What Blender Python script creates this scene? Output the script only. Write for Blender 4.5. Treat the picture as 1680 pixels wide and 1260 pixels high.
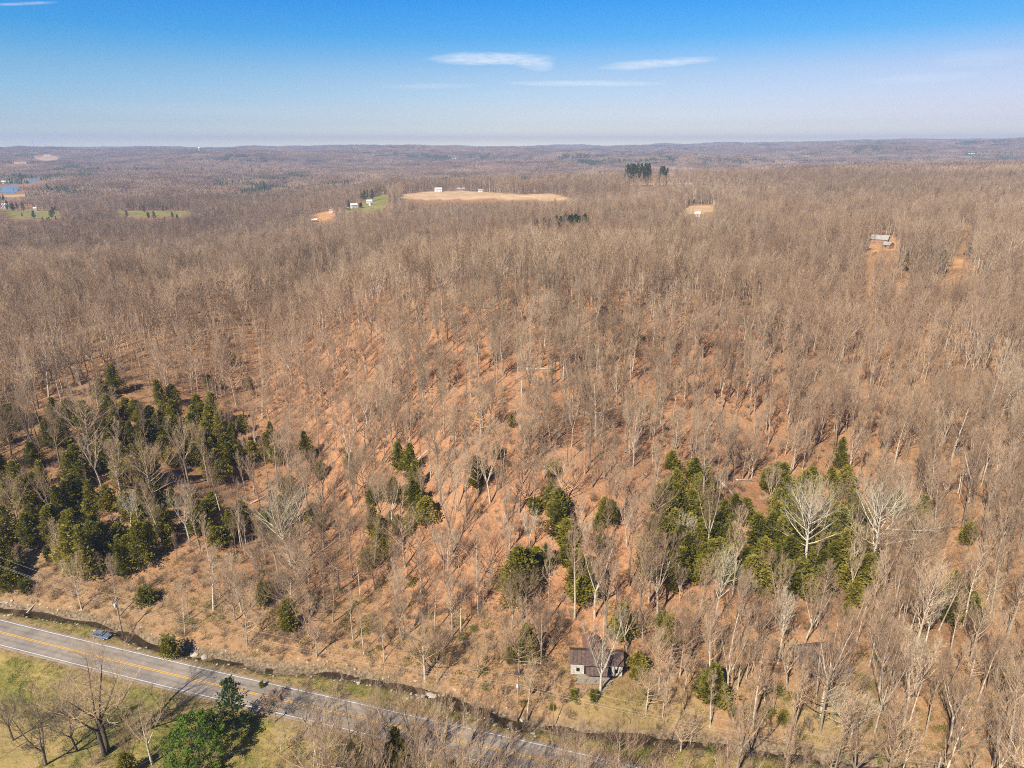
import bpy, math, random
import numpy as np
from mathutils import Vector, Matrix

S = bpy.context.scene
for o in list(bpy.data.objects):
    bpy.data.objects.remove(o)
COL = S.collection
R = math.radians

# ------------------------------------------------------------------ camera
CAM_H = 110.0
PITCH = 19.1
F = 1135.0
cd = bpy.data.cameras.new('camera')
cd.lens = 36 * F / 1680
cd.sensor_width = 36
cd.clip_start = 1.0
cd.clip_end = 40000
cam = bpy.data.objects.new('camera', cd)
COL.objects.link(cam)
cam.location = (0, 0, CAM_H)
cam.rotation_euler = (R(90 - PITCH), 0, 0)
S.camera = cam

# ------------------------------------------------------------------ light
SUN_EL, SUN_AZ = 44.0, 35.0      # azimuth: behind the camera, to the left of it
sd = bpy.data.lights.new('sun', 'SUN')
sd.energy = 5.0
sd.angle = R(0.53)
sd.color = (1.0, 0.895, 0.735)
sun = bpy.data.objects.new('sun', sd)
COL.objects.link(sun)
sun_dir = Vector((-math.sin(R(SUN_AZ)) * math.cos(R(SUN_EL)), -math.cos(R(SUN_AZ)) * math.cos(R(SUN_EL)), math.sin(R(SUN_EL))))
sun.rotation_euler = sun_dir.to_track_quat('Z', 'Y').to_euler()
sun.location = (-60, -80, 300)

W = bpy.data.worlds.new('World')
S.world = W
W.use_nodes = True
nt = W.node_tree
nt.nodes.clear()


def N(t, kind, **kw):
    n = t.nodes.new(kind)
    for k, v in kw.items():
        if hasattr(n, k):
            setattr(n, k, v)
        else:
            n.inputs[k].default_value = v
    return n


def ramp(t, stops, interp='LINEAR'):
    n = t.nodes.new('ShaderNodeValToRGB')
    cr = n.color_ramp
    cr.interpolation = interp
    while len(cr.elements) > 1:
        cr.elements.remove(cr.elements[-1])
    cr.elements[0].position = stops[0][0]
    c = stops[0][1]
    cr.elements[0].color = (*c, 1) if len(c) == 3 else c
    for p, c in stops[1:]:
        e = cr.elements.new(p)
        e.color = (*c, 1) if len(c) == 3 else c
    return n


def g3(v):
    return (v, v, v)


sky = N(nt, 'ShaderNodeTexSky', sky_type='NISHITA', sun_disc=False)
sky.sun_elevation = R(SUN_EL)
sky.sun_rotation = math.atan2(sun_dir.x, sun_dir.y)
sky.altitude = 200
sky.air_density = 1.0
sky.dust_density = 0.6
sky.ozone_density = 2.0
tc = N(nt, 'ShaderNodeTexCoord')
sep = N(nt, 'ShaderNodeSeparateXYZ')
nt.links.new(tc.outputs['Generated'], sep.inputs[0])
tcs = N(nt, 'ShaderNodeSeparateXYZ')
nt.links.new(tc.outputs['Generated'], tcs.inputs[0])
tcb = N(nt, 'ShaderNodeCombineXYZ')
nt.links.new(tcs.outputs['X'], tcb.inputs[0])
nt.links.new(tcs.outputs['Y'], tcb.inputs[1])
lift = nt.nodes.new('ShaderNodeMath')
lift.operation = 'MAXIMUM'
lift.inputs[1].default_value = .006
nt.links.new(tcs.outputs['Z'], lift.inputs[0])
nt.links.new(lift.outputs[0], tcb.inputs[2])
nt.links.new(tcb.outputs[0], sky.inputs['Vector'])
# the air is clearer and deeper blue the higher one looks
tint = ramp(nt, [(0.0, (1.65, 1.5, 1.12)), (0.008, (1.02, .95, .87)), (0.015, (.82, .81, .82)), (0.026, (.61, .63, .75)), (0.044, (.55, .56, .69)), (0.089, (.41, .50, .64)),
                 (0.13, (.13, .43, .68)), (0.174, (.05, .385, .72)), (0.3, (.055, .29, .56)), (0.5, (.08, .24, .42)), (1.0, (0.09, 0.2, 0.34))])
nt.links.new(sep.outputs['Z'], tint.inputs[0])
mul = N(nt, 'ShaderNodeMixRGB', blend_type='MULTIPLY')
mul.inputs[0].default_value = 1
nt.links.new(sky.outputs[0], mul.inputs[1])
nt.links.new(tint.outputs[0], mul.inputs[2])


# thin lens clouds and a contrail high up: soft patches around directions of the sky
def mathn(t, op, a, b=None, c=None, clamp=False):
    n = t.nodes.new('ShaderNodeMath')
    n.operation = op
    n.use_clamp = clamp
    for i, v in enumerate((a, b, c)):
        if v is None:
            continue
        if isinstance(v, (int, float)):
            n.inputs[i].default_value = v
        else:
            t.links.new(v, n.inputs[i])
    return n.outputs[0]


az = mathn(nt, 'ARCTAN2', sep.outputs['X'], sep.outputs['Y'])
el = mathn(nt, 'ARCSINE', sep.outputs['Z'])
# a little deeper on the left, a little milkier on the right
sa = mathn(nt, 'ADD', mathn(nt, 'MULTIPLY', az, .8), .5, clamp=True)
side_lo = ramp(nt, [(0.0, (.80, .94, 1.12)), (.5, (1, 1, 1)), (1.0, (.80, .80, .92))])
side_hi = ramp(nt, [(0.0, (.55, .95, 1.05)), (.5, (1, 1, 1)), (1.0, (1.3, .99, .94))])
nt.links.new(sa, side_lo.inputs[0])
nt.links.new(sa, side_hi.inputs[0])
side = N(nt, 'ShaderNodeMixRGB')
nt.links.new(mathn(nt, 'MULTIPLY', sep.outputs['Z'], 9.0, clamp=True), side.inputs[0])
nt.links.new(side_lo.outputs[0], side.inputs[1])
nt.links.new(side_hi.outputs[0], side.inputs[2])
mul2 = N(nt, 'ShaderNodeMixRGB', blend_type='MULTIPLY')
mul2.inputs[0].default_value = 1
nt.links.new(mul.outputs[0], mul2.inputs[1])
nt.links.new(side.outputs[0], mul2.inputs[2])
cmap = N(nt, 'ShaderNodeCombineXYZ')
nt.links.new(mathn(nt, 'MULTIPLY', az, 14.0), cmap.inputs[0])
nt.links.new(mathn(nt, 'MULTIPLY', el, 90.0), cmap.inputs[1])
cn = N(nt, 'ShaderNodeTexNoise', Scale=1.0, Detail=6.0, Roughness=0.6)
nt.links.new(cmap.outputs[0], cn.inputs['Vector'])
cn2 = N(nt, 'ShaderNodeTexNoise', Scale=3.5, Detail=5.0, Roughness=0.65)
nt.links.new(cmap.outputs[0], cn2.inputs['Vector'])


def px_dir(x, y):
    p = R(PITCH)
    v = Vector(((x - 840) / F, math.cos(p) + (630 - y) / F * math.sin(p), -math.sin(p) + (630 - y) / F * math.cos(p))).normalized()
    return math.atan2(v.x, v.y), math.asin(v.z)


total = None
# clouds given as azimuth, elevation, half widths, tilt, strength
for (x0, y0, wx, wy, tilt, st, wob) in [(805, 97, 112, 12, 0.0, 1.05, .9), (872, 101, 40, 15, 0.15, .9, .8), (1078, 104, 105, 8.5, -0.05, .95, .9),
                                        (960, 137, 140, 5.5, 0.01, .75, .8), (705, 141, 90, 5, -0.02, .3, .8),
                                        (38, 6, 62, 3.2, -0.13, .55, .35), (1510, 128, 110, 9, -0.03, .28, 1.0),
                                        (1610, 95, 90, 16, -0.03, .2, 1.0), (340, 180, 260, 14, 0, .12, 1.0), (1150, 190, 380, 16, 0, .16, 1.0)]:
    a0, e0 = px_dir(x0, y0)
    a1, _ = px_dir(x0 + wx, y0)
    _, e1 = px_dir(x0, y0 - wy)
    dx = mathn(nt, 'DIVIDE', mathn(nt, 'SUBTRACT', az, a0), abs(a1 - a0))
    k = (abs(a1 - a0) / abs(e1 - e0)) * -tilt
    dy = mathn(nt, 'DIVIDE', mathn(nt, 'SUBTRACT', el, e0), abs(e1 - e0))
    dy = mathn(nt, 'SUBTRACT', dy, mathn(nt, 'MULTIPLY', dx, k))
    dy = mathn(nt, 'ADD', dy, mathn(nt, 'MULTIPLY', mathn(nt, 'SUBTRACT', cn.outputs[0], 0.5), 1.4 * wob))
    d2 = mathn(nt, 'ADD', mathn(nt, 'POWER', mathn(nt, 'ABSOLUTE', dx), 2.4), mathn(nt, 'MULTIPLY', dy, dy))
    m = mathn(nt, 'SUBTRACT', 1.0, d2, clamp=True)
    m = mathn(nt, 'MULTIPLY', m, mathn(nt, 'ADD', -.25, mathn(nt, 'MULTIPLY', cn2.outputs[0], 2.3)), clamp=True)
    m = mathn(nt, 'MULTIPLY', m, st * 0.62)
    total = m if total is None else mathn(nt, 'MAXIMUM', total, m)
cl = mathn(nt, 'MINIMUM', total, 0.85)
mixc = N(nt, 'ShaderNodeMixRGB')
nt.links.new(cl, mixc.inputs[0])
nt.links.new(mul2.outputs[0], mixc.inputs[1])
mixc.inputs[2].default_value = (4.6, 4.9, 5.3, 1)
bg = N(nt, 'ShaderNodeBackground', Strength=0.13)
nt.links.new(mixc.outputs[0], bg.inputs[0])
wo = N(nt, 'ShaderNodeOutputWorld')
nt.links.new(bg.outputs[0], wo.inputs[0])

S.view_settings.view_transform = 'Standard'
S.view_settings.look = 'None'
S.view_settings.gamma = 1
S.view_settings.use_curve_mapping = False
S.view_settings.exposure = 0.6
S.cycles.max_bounces = 4
S.cycles.diffuse_bounces = 2
S.cycles.glossy_bounces = 2
S.cycles.transmission_bounces = 2
S.cycles.volume_bounces = 0
S.cycles.transparent_max_bounces = 4
S.cycles.use_denoising = False
S.cycles.sample_clamp_indirect = 4
S.cycles.pixel_filter_type = 'BLACKMAN_HARRIS'
S.cycles.filter_width = 1.05

HAZE = 1.4e-4

# ------------------------------------------------------------------ numbers


def _h(ix, iy, seed):
    n = (ix.astype(np.int64) * 374761393 + iy.astype(np.int64) * 668265263 + seed * 974634777) & 0xffffffff
    n = ((n ^ (n >> 13)) * 1274126177) & 0xffffffff
    n = n ^ (n >> 16)
    return (n & 0xffffff) / float(0xffffff)


def vnoise(x, y, seed=0):
    x = np.asarray(x, float)
    y = np.asarray(y, float)
    ix = np.floor(x)
    iy = np.floor(y)
    fx = x - ix
    fy = y - iy
    fx = fx * fx * (3 - 2 * fx)
    fy = fy * fy * (3 - 2 * fy)
    a = _h(ix, iy, seed)
    b = _h(ix + 1, iy, seed)
    c = _h(ix, iy + 1, seed)
    d = _h(ix + 1, iy + 1, seed)
    return (a * (1 - fx) + b * fx) * (1 - fy) + (c * (1 - fx) + d * fx) * fy


def fbm(x, y, scale, seed=0, oct=3):
    v = 0
    am = 1.0
    tot = 0
    for i in range(oct):
        v = v + am * (vnoise(x / scale, y / scale, seed + i * 17) - .5)
        tot += am
        am *= .5
        scale = scale / 2.03
    return v / tot * 2


def sst(a, b, x):
    t = np.clip((x - a) / (b - a), 0, 1)
    return t * t * (3 - 2 * t)


CREEK = np.array([(-420, 225), (-300, 192), (-200, 163), (-129.5, 146.6), (-114.7, 143.5), (-103, 141.2), (-93.4, 136.7), (-87.5, 134.5), (-81.2, 131.7),
                  (-75.8, 130), (-68.2, 128.7), (-58, 126), (-50.6, 124.6), (-32.2, 122.8), (-26.4, 120.2), (-17.3, 117.4), (-10.2, 114.5),
                  (-4.2, 111.8), (.3, 109.7), (6, 108.8), (14.5, 107.4), (22, 106.2), (45, 104), (70, 99), (100, 93), (150, 78), (300, 40), (500, 0)], float)
ROAD = np.array([(-420, 222), (-300, 187), (-210, 164), (-122.5, 136.6), (-93.3, 128.1), (-64, 119.6), (-35, 111.7), (-20.2, 107.4), (-11.1, 105.0), (0, 101.9),
                 (15, 97.7), (40, 90), (80, 77), (150, 52), (300, -5), (500, -90)], float)


def smooth_line(P, it=2):
    P = P.copy()
    for _ in range(it):
        Q = P[:-1] * .75 + P[1:] * .25
        Z = P[:-1] * .25 + P[1:] * .75
        P = np.vstack([P[:1], np.stack([Q, Z], 1).reshape(-1, 2), P[-1:]])
    return P


CREEKS = smooth_line(CREEK)
ROADS = smooth_line(ROAD, 3)


def s_creek(X, Y):
    return (Y - np.interp(X, CREEKS[:, 0], CREEKS[:, 1])) * .965


def s_road(X, Y):
    return (Y - np.interp(X, ROADS[:, 0], ROADS[:, 1])) * .962


AZN = np.radians([-40, -25, -10, 0, 10, 25, 40])
RN = np.log([300, 450, 650, 900, 1300, 1700, 2200, 3000, 4500, 6500, 9000, 13000, 16000])
TAB = np.array([
    [22, 20, 8, -8, -20, -28, -30, -30, 0, 38, 40, 30, 20],
    [29, 25, 10, -4, -13, -18, 4, 6, 34, 44, 45, 35, 30],
    [44, 36, 24, 14, 28, 20, -5, 0, 36, 56, 58, 50, 40],
    [52, 40, 30, 20, 34, 26, -10, -5, 36, 64, 66, 55, 40],
    [50, 44, 38, 30, 38, 34, 10, 0, 38, 70, 74, 70, 60],
    [38, 40, 42, 42, 46, 50, 52, 10, 42, 88, 122, 110, 80],
    [35, 38, 44, 50, 54, 56, 60, 44, 60, 125, 170, 140, 90]], float)
RI = np.linspace(RN[0], RN[-1], 400)
TABI = np.array([np.interp(RI, RN, row) for row in TAB])
ker = np.hanning(27)
ker /= ker.sum()
TABI = np.array([np.convolve(np.pad(r, 13, 'edge'), ker, 'valid') for r in TABI])
AZI = np.linspace(AZN[0], AZN[-1], 161)
TAB2 = np.array([np.interp(AZI, AZN, TABI[:, j]) for j in range(400)]).T
k2 = np.hanning(21)
k2 /= k2.sum()
TAB2 = np.array([np.convolve(np.pad(TAB2[:, j], 10, 'edge'), k2, 'valid') for j in range(400)]).T


def table(az_, lr):
    a = np.clip((az_ - AZI[0]) / (AZI[-1] - AZI[0]) * 160, 0, 159.999)
    r = np.clip((lr - RI[0]) / (RI[-1] - RI[0]) * 399, 0, 398.999)
    i = a.astype(int)
    j = r.astype(int)
    fa = a - i
    fr = r - j
    return (TAB2[i, j] * (1 - fa) + TAB2[i + 1, j] * fa) * (1 - fr) + (TAB2[i, j + 1] * (1 - fa) + TAB2[i + 1, j + 1] * fa) * fr


# low rounded knolls carrying the clearings: azimuth(from column), distance, height, half widths
KNOLLS = []



def knoll(px, r, dz, wt, wr):
    a = math.atan2((px - 840) / F, 1.0)
    KNOLLS.append((r * math.sin(a), r * math.cos(a), a, dz, wt, wr))


knoll(795, 1090, 12, 170, 80)
knoll(590, 800, 9, 60, 60)
knoll(1148, 760, 5, 34, 40)
knoll(1575, 440, 9, 34, 28)
knoll(930, 640, 6, 60, 40)
knoll(1445, 490, 9, 34, 30)
knoll(1060, 1230, 9, 120, 80)
knoll(75, 4300, 14, 200, 160)
knoll(60, 1480, 9, 130, 60)
knoll(250, 1330, 9, 130, 60)
PADS = []     # (x, y, radius, z) level building pads


def seg_d(X, Y, P):
    best = None
    for (x0, y0), (x1, y1) in zip(P[:-1], P[1:]):
        L2 = (x1 - x0) ** 2 + (y1 - y0) ** 2
        t = np.clip(((X - x0) * (x1 - x0) + (Y - y0) * (y1 - y0)) / L2, 0, 1)
        d = np.hypot(X - x0 - t * (x1 - x0), Y - y0 - t * (y1 - y0))
        best = d if best is None else np.minimum(best, d)
    return best


def hgt(X, Y, pads=True):
    X = np.atleast_1d(np.asarray(X, float))
    Y = np.atleast_1d(np.asarray(Y, float))
    r = np.hypot(X, Y)
    azz = np.arctan2(X, np.maximum(Y, 1e-3))
    T = table(azz, np.log(np.maximum(r, 1)))
    far = sst(250, 500, r)
    T = T + fbm(X, Y, 170, 5) * 7 * (1 - .3 * far) + fbm(X, Y, 800, 9, 4) * 48 * sst(1500, 3300, r) + fbm(X, Y, 2600, 21, 3) * 24 * sst(3500, 6000, r)
    for (kx, ky, a, dz, wt, wr) in KNOLLS:
        dx = X - kx
        dy = Y - ky
        t = dx * math.cos(a) - dy * math.sin(a)
        q = dx * math.sin(a) + dy * math.cos(a)
        T = T + dz * np.exp(-(t / wt) ** 2 * .9 - (q / wr) ** 2)
    s = s_creek(X, Y)
    # foot slope above the creek, cut by two draws
    prof = 2.0 * sst(1.5, 6, s) + 0.235 * np.maximum(s - 5, 0) + 3.0 * sst(10, 45, s)
    prof = prof + fbm(X, Y, 34, 31) * 2.6 * sst(8, 40, s) + fbm(X, Y, 9, 41, 2) * .45 * sst(2, 12, s)
    kk = 7.0
    hh = np.clip(.5 + .5 * (T - prof) / kk, 0, 1)
    z = T * (1 - hh) + prof * hh - kk * hh * (1 - hh)
    z = z - 15 * np.exp(-(seg_d(X, Y, [(-52, 150), (-78, 205), (-108, 290), (-110, 420)]) / 30) ** 2) * sst(12, 60, s)
    z = z - 14 * np.exp(-(seg_d(X, Y, [(92, 120), (96, 175), (128, 230), (170, 330)]) / 30) ** 2) * sst(12, 60, s)
    z = z + 12 * np.exp(-(seg_d(X, Y, [(2, 180), (0, 270)]) / 42) ** 2) * sst(12, 60, s)
    z = np.maximum(z, np.where(s > 3, 1.0, -50))
    # near side of the creek
    rd = s_road(X, Y)
    near = fbm(X, Y, 22, 51) * .5 * sst(7, 16, -rd) - .5 * sst(5, 9, -rd)
    z = np.where(s < 0, near, z)
    # creek channel
    cw = .15 + 1.6 * vnoise(X / 7, Y / 7, 3)
    z = z - (1.25 - .4 * fbm(X, Y, 5, 63, 2)) * (1 - sst(cw * .6, cw * .6 + 2.0, np.abs(s + 1.1 * fbm(X, Y, 11, 61))))
    w = 1 - sst(4.4, 6.4, np.abs(rd))
    z = z * (1 - w)
    if pads:
        for (x, y, rr, zz) in PADS:
            w = 1 - sst(rr, rr * 1.7, np.hypot(X - x, Y - y))
            z = z * (1 - w) + zz * w
    return z


def h1(x, y):
    return float(hgt(x, y)[0])


_t = np.concatenate([np.arange(60, 400, .5), np.exp(np.arange(math.log(400), math.log(16000), .0012))])


def at(px, py):
    """point of the ground seen at a place of the photograph"""
    p = R(PITCH)
    d = np.array([(px - 840) / F, math.cos(p) + (630 - py) / F * math.sin(p), -math.sin(p) + (630 - py) / F * math.cos(p)])
    X = d[0] * _t
    Y = d[1] * _t
    Z = CAM_H + d[2] * _t
    b = Z < hgt(X, Y)
    i = int(np.argmax(b)) if b.any() else len(_t) - 1
    return float(X[i]), float(Y[i]), h1(X[i], Y[i])


def proj(X, Y, Z):
    p = R(PITCH)
    v = Z - CAM_H
    dep = Y * math.cos(p) - v * math.sin(p)
    up = Y * math.sin(p) + v * math.cos(p)
    dep = np.maximum(dep, .1)
    return 840 + F * X / dep, 630 - F * up / dep, dep


def inpoly(X, Y, P):
    X = np.asarray(X)
    Y = np.asarray(Y)
    c = np.zeros(X.shape, bool)
    n = len(P)
    for i in range(n):
        x0, y0 = P[i]
        x1, y1 = P[(i + 1) % n]
        if y0 == y1:
            continue
        k = ((y0 > Y) != (y1 > Y)) & (X < (x1 - x0) * (Y - y0) / (y1 - y0) + x0)
        c ^= k
    return c


# building pads first, as they shape the ground
cabin = at(978, 1112)
PADS.append((cabin[0], cabin[1] + 2, 5.5, cabin[2] + .2))
shed = at(1362, 1118)
PADS.append((shed[0], shed[1] + 2, 6.5, shed[2] + .3))

# clearings, outlined where they lie
CLEAR = [
    ('tan', [(650, 325), (664, 318), (700, 314.5), (760, 313), (800, 315.5), (850, 319.5), (900, 317.5), (930, 323), (941, 330), (900, 328), (845, 326), (700, 327)]),
    ('lawn', [(562, 350), (575, 338), (600, 328), (625, 320), (638, 321), (636, 334), (622, 345), (590, 351)]),
    ('tan', [(1118, 344), (1130, 338), (1170, 336), (1178, 341), (1172, 347), (1140, 350), (1120, 350)]),
    ('dirt', [(1548, 418), (1562, 419), (1588, 430), (1604, 439), (1590, 441), (1560, 436), (1550, 430)]),
    ('dirt', [(1550, 371), (1590, 368), (1603, 374), (1590, 380), (1556, 378)]),
    ('lawn', [(0, 345), (60, 346), (100, 347), (100, 354), (70, 357), (20, 356), (0, 352)]),
    ('lawn', [(180, 346), (240, 347), (316, 346), (312, 352), (230, 354), (182, 351)]),
    ('tan', [(55, 258), (75, 254), (96, 257), (92, 262), (70, 263)]),
    ('tan', [(18, 266), (48, 265.6), (46, 267), (20, 267.5)]),
    ('water', [(0, 310), (10, 304), (30, 306), (34, 313), (22, 317), (0, 316)]),
    ('water', [(34, 299), (50, 293), (72, 292.5), (66, 296.5), (48, 298.5)]),
    ('tan', [(0, 320.5), (40, 319.5), (44, 322), (0, 323)]),
    ('dirt', [(1418, 405), (1430, 390), (1475, 392), (1480, 405), (1460, 412), (1430, 412)]),
    ('dirt', [(506, 362), (512, 352), (545, 345), (556, 352), (530, 366)]),
    ('tan', [(1025, 301), (1140, 300), (1140, 303), (1030, 304)]),
    ('gap', [(868, 372), (972, 371), (972, 384), (868, 385)]),
    ('gap', [(1020, 286), (1068, 286), (1100, 288), (1100, 304), (1020, 304)]),
    ('gap', [(850, 298), (874, 298), (874, 311), (850, 311)]),
    ('gap', [(1475, 424), (1495, 424), (1495, 446), (1475, 446)]),
]
CW = []
for kind, poly in CLEAR:
    dense = []
    for (a, b) in zip(poly, poly[1:] + poly[:1]):
        dense += [a, ((a[0] + b[0]) / 2, (a[1] + b[1]) / 2)]
    my = sum(q[1] for q in poly) / len(poly)
    CW.append((kind, [at(q[0], q[1] + (1.0 if kind in ('tan', 'lawn') and q[1] > my else 0))[:2] for q in dense], poly))

# ------------------------------------------------------------------ object helpers


def tag(o, label=None, cat=None, group=None, kind=None):
    if label:
        o['label'] = label
    if cat:
        o['category'] = cat
    if group:
        o['group'] = group
    if kind:
        o['kind'] = kind
    return o


def empty(name, loc, rz=0, label=None, cat=None, group=None, sc=1):
    o = bpy.data.objects.new(name, None)
    COL.objects.link(o)
    o.empty_display_size = .3
    o.location = loc
    o.rotation_euler = (0, 0, rz)
    o.scale = (sc,) * 3 if isinstance(sc, (int, float)) else sc
    return tag(o, label, cat, group)


def link(name, me, parent=None):
    o = bpy.data.objects.new(name, me)
    COL.objects.link(o)
    o.parent = parent
    return o


class MB:
    def __init__(s):
        s.v = []
        s.f = []

    def tube(s, pts, rad, n=4, tip=False, cap=False):
        """pts Vectors, rad radii; tip closes the end in a point"""
        base = len(s.v)
        m = len(pts)
        rings = m - 1 if tip else m
        for i in range(rings):
            d = (pts[min(i + 1, m - 1)] - pts[max(i - 1, 0)])
            if d.length < 1e-9:
                d = Vector((0, 0, 1))
            d.normalize()
            u = d.cross(Vector((0, 0, 1)) if abs(d.z) < .9 else Vector((1, 0, 0))).normalized()
            w = d.cross(u)
            p = pts[i]
            r = rad[i]
            for k in range(n):
                a = 6.2831853 * k / n
                q = p + u * (math.cos(a) * r) + w * (math.sin(a) * r)
                s.v.append((q.x, q.y, q.z))
        for i in range(rings - 1):
            a = base + i * n
            for k in range(n):
                k1 = (k + 1) % n
                s.f.append((a + k, a + k1, a + n + k1, a + n + k))
        a = base + (rings - 1) * n
        if tip:
            s.v.append(tuple(pts[-1]))
            t = len(s.v) - 1
            for k in range(n):
                s.f.append((a + k, a + (k + 1) % n, t))
        elif cap:
            s.f.append(tuple(range(a, a + n)))
            s.f.append(tuple(reversed(range(base, base + n))))

    def box(s, x0, x1, y0, y1, z0, z1, M=None):
        b = len(s.v)
        for p in ((x0, y0, z0), (x1, y0, z0), (x1, y1, z0), (x0, y1, z0), (x0, y0, z1), (x1, y0, z1), (x1, y1, z1), (x0, y1, z1)):
            s.v.append(tuple(M @ Vector(p)) if M else p)
        for f in ((0, 3, 2, 1), (4, 5, 6, 7), (0, 1, 5, 4), (1, 2, 6, 5), (2, 3, 7, 6), (3, 0, 4, 7)):
            s.f.append(tuple(b + i for i in f))

    def poly(s, pts):
        b = len(s.v)
        s.v += [tuple(p) for p in pts]
        s.f.append(tuple(range(b, b + len(pts))))

    def prism(s, prof, x0, x1, axis='x'):
        """profile of (a, z) pairs pushed from x0 to x1"""
        b = len(s.v)
        n = len(prof)
        for x in (x0, x1):
            for (a, z) in prof:
                s.v.append((x, a, z) if axis == 'x' else (a, x, z))
        for i in range(n):
            j = (i + 1) % n
            s.f.append((b + i, b + j, b + n + j, b + n + i))
        s.f.append(tuple(b + i for i in range(n))[::-1])
        s.f.append(tuple(b + n + i for i in range(n)))

    def mesh(s, name, mat, smooth=False):
        me = bpy.data.meshes.new(name)
        me.from_pydata(s.v, [], s.f)
        if mat:
            for m in (mat if isinstance(mat, (list, tuple)) else [mat]):
                me.materials.append(m)
        if smooth:
            me.shade_smooth()
        me.update()
        return me

    def build(s, name, mat, parent=None, smooth=False):
        return link(name, s.mesh(name, mat, smooth), parent)


# ------------------------------------------------------------------ materials


def newmat(name, rough=.9, spec=.2):
    m = bpy.data.materials.new(name)
    m.use_nodes = True
    t = m.node_tree
    b = t.nodes['Principled BSDF']
    b.inputs['Roughness'].default_value = rough
    b.inputs['Specular IOR Level'].default_value = spec
    return m, t, b


def flat(name, c1, c2, scale=2.0, rough=.85, spec=.2, metal=0, detail=4):
    m, t, b = newmat(name, rough, spec)
    tcx = N(t, 'ShaderNodeTexCoord')
    n = N(t, 'ShaderNodeTexNoise', Scale=scale, Detail=detail, Roughness=.6)
    t.links.new(tcx.outputs['Object'], n.inputs['Vector'])
    r = ramp(t, [(.3, c1), (.7, c2)])
    t.links.new(n.outputs[0], r.inputs[0])
    t.links.new(r.outputs[0], b.inputs['Base Color'])
    b.inputs['Metallic'].default_value = metal
    return m


def bark_mat(name, dark, light, warm, var=.5):
    """bark or twig colour: differs tree by tree and drifts over the hillside"""
    m, t, b = newmat(name, .95, .1)
    oi = N(t, 'ShaderNodeObjectInfo')
    r = ramp(t, [(0, dark), (.5, tuple((a + c) / 2 for a, c in zip(dark, light))), (1, light)])
    t.links.new(oi.outputs['Random'], r.inputs[0])
    ge = N(t, 'ShaderNodeNewGeometry')
    ns = N(t, 'ShaderNodeTexNoise', Scale=.011, Detail=3.0)
    t.links.new(ge.outputs['Position'], ns.inputs['Vector'])
    nr = ramp(t, [(.38, g3(0)), (.62, g3(1))])
    t.links.new(ns.outputs[0], nr.inputs[0])
    mx = N(t, 'ShaderNodeMixRGB')
    mm = mathn(t, 'MULTIPLY', nr.outputs[0], var)
    t.links.new(mm, mx.inputs[0])
    t.links.new(r.outputs[0], mx.inputs[1])
    mx.inputs[2].default_value = (*warm, 1)
    n2 = N(t, 'ShaderNodeTexNoise', Scale=1.7, Detail=3.0)
    t.links.new(ge.outputs['Position'], n2.inputs['Vector'])
    vr = ramp(t, [(.3, g3(.62)), (.7, g3(1.2))])
    t.links.new(n2.outputs[0], vr.inputs[0])
    m2 = N(t, 'ShaderNodeMixRGB', blend_type='MULTIPLY')
    m2.inputs[0].default_value = 1
    t.links.new(mx.outputs[0], m2.inputs[1])
    t.links.new(vr.outputs[0], m2.inputs[2])
    # darker, by a near neutral multiply, farther along Y and in broad noise patches
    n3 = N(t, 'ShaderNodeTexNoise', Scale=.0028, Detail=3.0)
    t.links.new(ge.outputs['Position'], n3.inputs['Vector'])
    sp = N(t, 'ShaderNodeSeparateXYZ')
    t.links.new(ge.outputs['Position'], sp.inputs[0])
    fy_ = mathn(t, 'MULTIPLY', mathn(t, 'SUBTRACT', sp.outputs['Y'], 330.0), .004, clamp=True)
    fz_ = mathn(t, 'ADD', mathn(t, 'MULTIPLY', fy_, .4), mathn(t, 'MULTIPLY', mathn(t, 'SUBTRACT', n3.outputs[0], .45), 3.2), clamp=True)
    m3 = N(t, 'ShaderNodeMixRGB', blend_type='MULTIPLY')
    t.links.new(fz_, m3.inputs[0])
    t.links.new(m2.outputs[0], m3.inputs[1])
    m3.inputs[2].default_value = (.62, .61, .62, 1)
    t.links.new(m3.outputs[0], b.inputs['Base Color'])
    return m


M_BARK = bark_mat('grey bark', (.15, .115, .085), (.76, .66, .52), (.54, .42, .31), .35)
M_TWIG = bark_mat('bare twigs', (.25, .17, .11), (.66, .5, .335), (.58, .38, .245), .45)
M_PALE = bark_mat('pale bark', (.62, .56, .47), (.76, .7, .6), (.66, .56, .44), .3)
M_PTWIG = bark_mat('pale twigs', (.58, .51, .37), (.7, .63, .47), (.62, .5, .37), .3)
M_DARK = bark_mat('dark bark', (.10, .08, .065), (.2, .16, .13), (.16, .12, .09))
M_DTWIG = bark_mat('dark twigs', (.16, .125, .1), (.26, .21, .16), (.2, .16, .12))


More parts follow.
